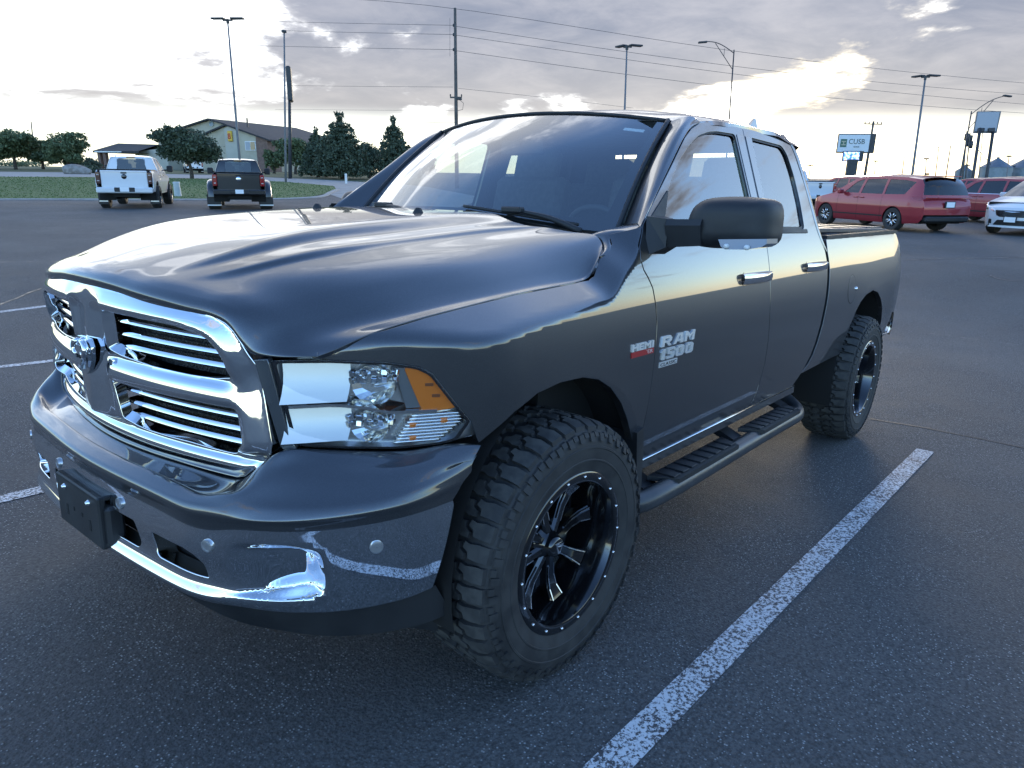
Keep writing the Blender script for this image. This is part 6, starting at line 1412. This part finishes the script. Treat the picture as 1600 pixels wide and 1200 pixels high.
# ---- vans and cars: side panels with real openings, a lofted top sheet, glass, lamps, wheels
def car_wheel(R_):
    k = MB(); k.lathe([(R_ * .62, .02), (R_ * .66, -.012), (R_ * .92, -.018), (R_ * .985, .0), (R_, .03), (R_, .19), (R_ * .97, .22), (R_ * .62, .22)], 40); ty = k.build('wheel', M_RUBBER, None, True); auto_smooth(ty, 35)
    k = MB(); k.lathe([(R_ * .65, .0), (R_ * .60, .012), (R_ * .56, .05), (R_ * .30, .06), (.001, .06)], 30); k.build('rim', M_BLACKG, ty, True)
    for i in range(5):
        for dx in (-.10, .10):
            a = 2 * PI * i / 5 + dx * 1.5; k = MB(); c, s_ = math.cos(a), math.sin(a); p0 = np.array([c * R_ * .14, .012, s_ * R_ * .14]); a2 = a + dx * .9; p1 = np.array([math.cos(a2) * R_ * .60, .004, math.sin(a2) * R_ * .60]); k.tube([p0, p1], [.020, .017], 5); k.build('spoke', M_MILL, ty, True)
    return ty
def make_car(name, label, cat, pnt, sp, loc_, head, group=None, front=False):
    L, Wd = sp['L'], sp['W']; root = empty(name, mat4=Matrix.Translation(loc_) @ Matrix.Rotation(head + PI, 4, 'Z')); tag(root, label, cat, group)
    top = np.array(sp['top']); zb, wb = sp['prof']
    def dw(x, z):
        w = np.interp(z, zb, wb); p = 1 - sp.get('nose', .32) * np.clip((sp.get('nl', .7) - x) / sp.get('nl', .7), 0, 1) ** 2.4 - .09 * np.clip((x - (L - .6)) / .6, 0, 1) ** 2
        return w * p
    zt = np.linspace(zb[0], zb[-1], 160); wt = np.interp(zt, zb, wb)
    for _ in range(10): wt[1:-1] = .25 * wt[:-2] + .5 * wt[1:-1] + .25 * wt[2:]
    zb, wb = zt, wt
    R_ = sp['R']; ar = R_ + .055
    bot = []
    for cx in (sp['xr'], sp['xf']):
        bot += [(cx + ar * math.cos(a), R_ + ar * math.sin(a) - .01) for a in np.linspace(-.25, PI + .25, 22)]
    outl = [tuple(q) for q in top] + [(L - .03, .42), (L - .15, .30)] + bot[:22] + [(sp['xr'] - ar - .1, .24), (sp['xf'] + ar + .1, .24)] + bot[22:] + [(.22, .22), (.05, .28), (.0, .45)]
    for s in (-1, 1):
        b_ = panel('body_side', outl, yz(dw, s), pnt, root, .09, sp['wins'], .02, .003, out=(0, s, 0))
        for h in sp['wins']: panel('window_pane', h, yz(lambda x, z: dw(x, z) - .012, s), M_GLASS_T, b_, .15, flange=0, out=(0, s, 0))
        for x0, x1, z0, z1, mt in sp.get('strips', ()): panel('trim_strip', [(x0, z0), (x1, z0), (x1, z1), (x0, z1)], yz(lambda x, z: dw(x, z) + .004, s), mt, b_, .1, flange=.004, out=(0, s, 0))
        for x0, z0, z1 in sp.get('gaps', ()): panel('door_gap', [(x0, z0), (x0 + .010, z0), (x0 + .010, z1), (x0, z1)], yz(lambda x, z: dw(x, z) + .001, s), M_BLACK, b_, .15, flange=0, out=(0, s, 0))
        for x0, z0 in sp.get('handles', ()): k = MB(); k.box((x0, s * (float(dw(np.array([x0]), np.array([z0]))[0]) + .015), z0), (.20, .03, .035), None, .01); k.build('door_handle', pnt, b_)
        k = MB(); k.box((sp['mx'], s * (Wd + .10), sp['mz']), (.13, .20, .15), None, .04); k.box((sp['mx'], s * (Wd - .02), sp['mz'] - .03), (.08, .14, .05)); auto_smooth(k.build('mirror', sp.get('mm', M_BLACKP), root))
    # top sheet
    n = len(top); d = np.r_[0, np.cumsum(np.linalg.norm(np.diff(top, axis=0), axis=1))]
    bow = np.array(sp['bow'])
    for nm, i0, i1, mt in sp['segs']:
        q = np.linspace(d[i0], d[i1], max(6, int((d[i1] - d[i0]) / .06))); T = np.stack([np.interp(q, d, top[:, 0]), np.interp(q, d, top[:, 1])], 1); Bq = np.stack([np.interp(q, d, bow[:, 0]), np.interp(q, d, bow[:, 1])], 1)
        w = dw(T[:, 0], T[:, 1]); ts = np.linspace(-1, 1, 25); P = np.array([[(x + bx_ * (1 - t * t), ww * t, z + bz_ * (1 - abs(t) ** 2.2)) for t in ts] for (x, z), ww, (bx_, bz_) in zip(T, w, Bq)])
        o = grid(nm, P, mt, root, flip=False)
    # dark floor and cabin so nothing shows through
    k = MB(); k.box((L / 2, 0, .62), (L - .5, Wd * 1.7, .70)); k.build('floor_pan', M_BLACK, root)
    for x0 in sp.get('seats', ()):
        for y in (-.42, .42): k = MB(); k.box((x0, y, 1.0), (.16, .46, .70), Matrix.Rotation(.15, 3, 'Y'), .05); k.box((x0 + .06, y, 1.40), (.09, .26, .16), None, .03); k.build('seat', M_SEAT, root)
    w0 = car_wheel(R_)
    for i, (x, s) in enumerate(((sp['xf'], -1), (sp['xr'], -1), (sp['xf'], 1), (sp['xr'], 1))):
        w_ = w0 if i == 0 else copy_tree(w0); w_.parent = root; w_.location = (x, s * (Wd - .02), R_); w_.rotation_euler = (0, .3 * i, 0 if s < 0 else PI)
    return root, dw
VTOP = [(0., .55), (.02, .70), (.10, .80), (.40, .93), (.85, 1.03), (1.22, 1.11), (1.70, 1.40), (2.05, 1.585), (2.40, 1.655), (3.2, 1.685), (4.2, 1.655), (4.78, 1.60), (4.93, 1.44), (5.04, 1.14), (5.08, 1.00), (5.13, .92), (5.17, .80), (5.17, .55)]
VB = [(-.16, 0), (-.15, 0), (-.12, .02), (-.09, .05), (-.06, .05), (-.14, .03), (-.10, .05), (-.08, .06), (-.04, .07), (0, .08), (.02, .07), (.05, .06), (.07, .03), (.07, .0), (.06, 0), (.06, 0), (.05, 0), (.05, 0)]
def R2(p_, r=.03): return rounded(p_, r, 4)
VAN = dict(L=5.17, W=1.0, R=.36, xf=.95, xr=4.04, top=VTOP, bow=VB, prof=([.15, .30, .50, .78, .98, 1.06, 1.35, 1.70], [.90, .965, .995, 1.005, .985, .965, .865, .715]),
    wins=[R2([(1.72, 1.145), (2.12, 1.50), (2.36, 1.575), (2.44, 1.58), (2.40, 1.13)]), R2([(2.50, 1.13), (2.54, 1.585), (3.30, 1.605), (3.42, 1.60), (3.46, 1.125)]), R2([(3.54, 1.125), (3.52, 1.598), (4.2, 1.575), (4.62, 1.52), (4.36, 1.14)])],
    segs=[('nose', 0, 2, None), ('hood', 2, 5, None), ('windscreen', 5, 8, M_GLASS_T), ('roof', 8, 11, None), ('rear_window', 11, 13, M_GLASS_T), ('tailgate', 13, 17, None)],
    mx=1.72, mz=1.17, seats=(2.35, 3.3, 4.1), gaps=((1.50, .35, 1.08), (2.46, .32, 1.10), (3.50, .32, 1.10)), handles=((2.34, 1.0), (2.62, 1.0)), strips=((1.35, 3.62, .43, .47, M_BLACKP),))
def van_spec(pnt, chrome=False):
    sp = dict(VAN); sp['segs'] = [(a, b_, c, m_ or pnt) for a, b_, c, m_ in VAN['segs']]; sp['mm'] = pnt
    if chrome: sp['strips'] = ((1.35, 3.62, .43, .47, M_BLACKP), (1.70, 4.36, 1.108, 1.122, M_CHROME))
    return sp
def rear_kit(root, pnt, dw, sp):
    L = sp['L']
    for s in (-1, 1):
        panel('tail_lamp', rounded([(L - .50, 1.09), (L - .16, 1.10), (L - .10, 1.00), (L - .20, .97), (L - .40, 1.02)], .02, 3), yz(lambda x, z: dw(x, z) + .008, s), M_TAIL, root, .06, flange=.01, out=(0, s, 0))
        k = MB(); k.box((L + .00, s * .66, 1.055), (.05, .46, .055), None, .015); k.build('lamp_bar', M_TAIL, root)
    k = MB(); k.box((L + .02, 0, 1.06), (.05, .92, .05), None, .015); k.build('tailgate_bar', pnt, root)
    k = MB(); k.box((L + .075, 0, .86), (.03, .40, .20), None, .02); k.build('plate_recess', M_BLACKP, root)
    k = MB(); k.box((L + .095, 0, .86), (.01, .31, .155)); k.build('licence_plate', M_PLATE, root)
    k = MB(); k.box((L - .02, 0, .42), (.20, 1.70, .17), None, .05); auto_smooth(k.build('bumper_valance', M_BLACKP, root))
    k = MB(); k.box((L - .40, 0, 1.70), (.28, 1.25, .03), None, .01); k.build('spoiler', pnt, root)
    k = MB(); k.box((L - 1.0, 0, 1.765), (.16, .07, .06), None, .02); k.build('antenna_fin', M_BLACKP, root)
def wloc(px, depth, head, ax):
    """place so that the driver-side hub at local x=ax stands in column px at this depth"""
    g = gp(px, depth); f = np.array([math.cos(head), math.sin(head)]); left = np.array([-f[1], f[0]]); o = g[:2] - left * 1.0 + f * ax
    return (o[0], o[1], float(gz(*g[:2])))
H1 = math.radians(56)
sp = van_spec(P_RED); r_, dw = make_car('minivan', 'nearest red minivan, seen from behind and its left side', 'minivan', P_RED, sp, wloc(1389, 22.9, H1, 4.04), H1); rear_kit(r_, P_RED, dw, sp)
sp = van_spec(P_RED2, True); r_, dw = make_car('minivan', 'second red minivan with a bright window line, behind the white minivan', 'minivan', P_RED2, sp, wloc(1576, 26.6, H1, 4.04), H1); rear_kit(r_, P_RED2, dw, sp)
SUV = dict(van_spec(P_RED2)); SUV.update(L=4.7, R=.37, xf=.9, xr=3.7, top=[(0., .60), (.02, .85), (.10, .98), (.5, 1.06), (1.0, 1.10), (1.30, 1.14), (1.75, 1.45), (2.05, 1.62), (2.4, 1.67), (3.0, 1.69), (3.8, 1.66), (4.35, 1.60), (4.50, 1.40), (4.62, 1.12), (4.66, 1.0), (4.69, .92), (4.70, .80), (4.70, .55)],
    wins=[R2([(1.75, 1.16), (2.08, 1.50), (2.36, 1.58), (2.46, 1.58), (2.44, 1.15)]), R2([(2.54, 1.15), (2.56, 1.585), (3.2, 1.60), (3.36, 1.15)]), R2([(3.46, 1.15), (3.32, 1.59), (3.95, 1.55), (4.22, 1.42), (4.05, 1.16)])], gaps=((1.5, .4, 1.1), (2.48, .35, 1.12), (3.4, .5, 1.12)), strips=())
r_, dw = make_car('sport_utility', 'dark red sport utility behind the nearest red minivan, roof and windows showing', 'car', P_RED2, SUV, wloc(1324, 36., H1, 3.7), H1); rear_kit(r_, P_RED2, dw, SUV)
r_, dw = make_car('sport_utility', 'red sport utility glimpsed between the two red minivans', 'car', P_RED2, SUV, wloc(1527, 38., H1, 3.7), H1); rear_kit(r_, P_RED2, dw, SUV)
# white minivan nose-on at the right edge
H2 = math.radians(163); g = gp(1577, 21.6); f = np.array([math.cos(H2), math.sin(H2)]); sp = van_spec(P_PEARL)
r_, dw = make_car('minivan', 'white minivan with a black grille, cut off by the right edge', 'minivan', P_PEARL, sp, (g[0], g[1], float(gz(g[0], g[1]))), H2)
def nosef(off): 
    def f_(y, z):
        x0 = np.interp(z, [.2, .45, .55, .70, .80, .93], [.03, 0, .0, .02, .10, .40]); w = np.maximum(dw(np.maximum(x0, 0), z), .3); t = np.clip(np.abs(y) / w, 0, 1); return np.stack([x0 - .155 * (1 - t * t) - off, y, z], 1)
    return f_
panel('lower_nose', rounded([(-.62, .24), (.62, .24), (.66, .56), (-.66, .56)], .03, 3), nosef(.0), P_PEARL, r_, .06, flange=.02, out=(-1, 0, 0))
go_ = rounded([(-.50, .74), (.50, .74), (.44, .60), (.34, .545), (-.34, .545), (-.44, .60)], .03, 4)
gr_ = panel('grille', go_, nosef(.012), M_MESH, r_, .05, flange=.01, out=(-1, 0, 0))
for z_ in (.58, .615, .65, .685, .715): panel('grille_slat', [(-.43, z_), (.43, z_), (.43, z_ + .006), (-.43, z_ + .006)], nosef(.022), M_BLACKG, gr_, .1, flange=.004, out=(-1, 0, 0))
panel('winged_badge', rounded([(-.20, .705), (0, .690), (.20, .705), (.20, .712), (0, .712), (-.20, .712)], .004, 3), nosef(.03), M_CHROME, gr_, .05, flange=.004, out=(-1, 0, 0))
panel('lower_intake', rounded([(-.50, .30), (.50, .30), (.38, .45), (-.38, .45)], .03, 4), nosef(.010), M_BLACKP, r_, .05, flange=.01, out=(-1, 0, 0))
panel('chin_strip', rounded([(-.66, .235), (.66, .235), (.66, .262), (-.66, .262)], .008, 3), nosef(.025), M_PLATE, r_, .06, flange=.02, out=(-1, 0, 0))
k = MB(); k.box((-.185, 0, .475), (.02, .36, .20), None, .008); pf = k.build('plate_frame', M_BLACKP, r_); k = MB(); k.box((-.198, 0, .475), (.01, .305, .15)); k.build('licence_plate', M_PLATE, pf)
for s in (-1, 1):
    panel('fog_pocket', rounded([(s * .56, .33), (s * .66, .34), (s * .66, .47), (s * .57, .46)], .02, 4), nosef(.010), M_BLACKP, r_, .04, flange=.01, out=(-1, 0, 0))
    panel('headlight', rounded([(.05, .80), (.16, .83), (.50, .90), (.46, .82), (.20, .74), (.06, .74)], .02, 3), yz(lambda x, z: dw(x, z) + .008, s), M_REFL, r_, .05, flange=.012, out=(0, s, 0))
    panel('headlight', rounded([(s * .50, .745), (s * .66, .80), (s * .66, .74), (s * .52, .69)], .012, 3), nosef(.012), M_REFL, r_, .05, flange=.01, out=(-1, 0, 0))
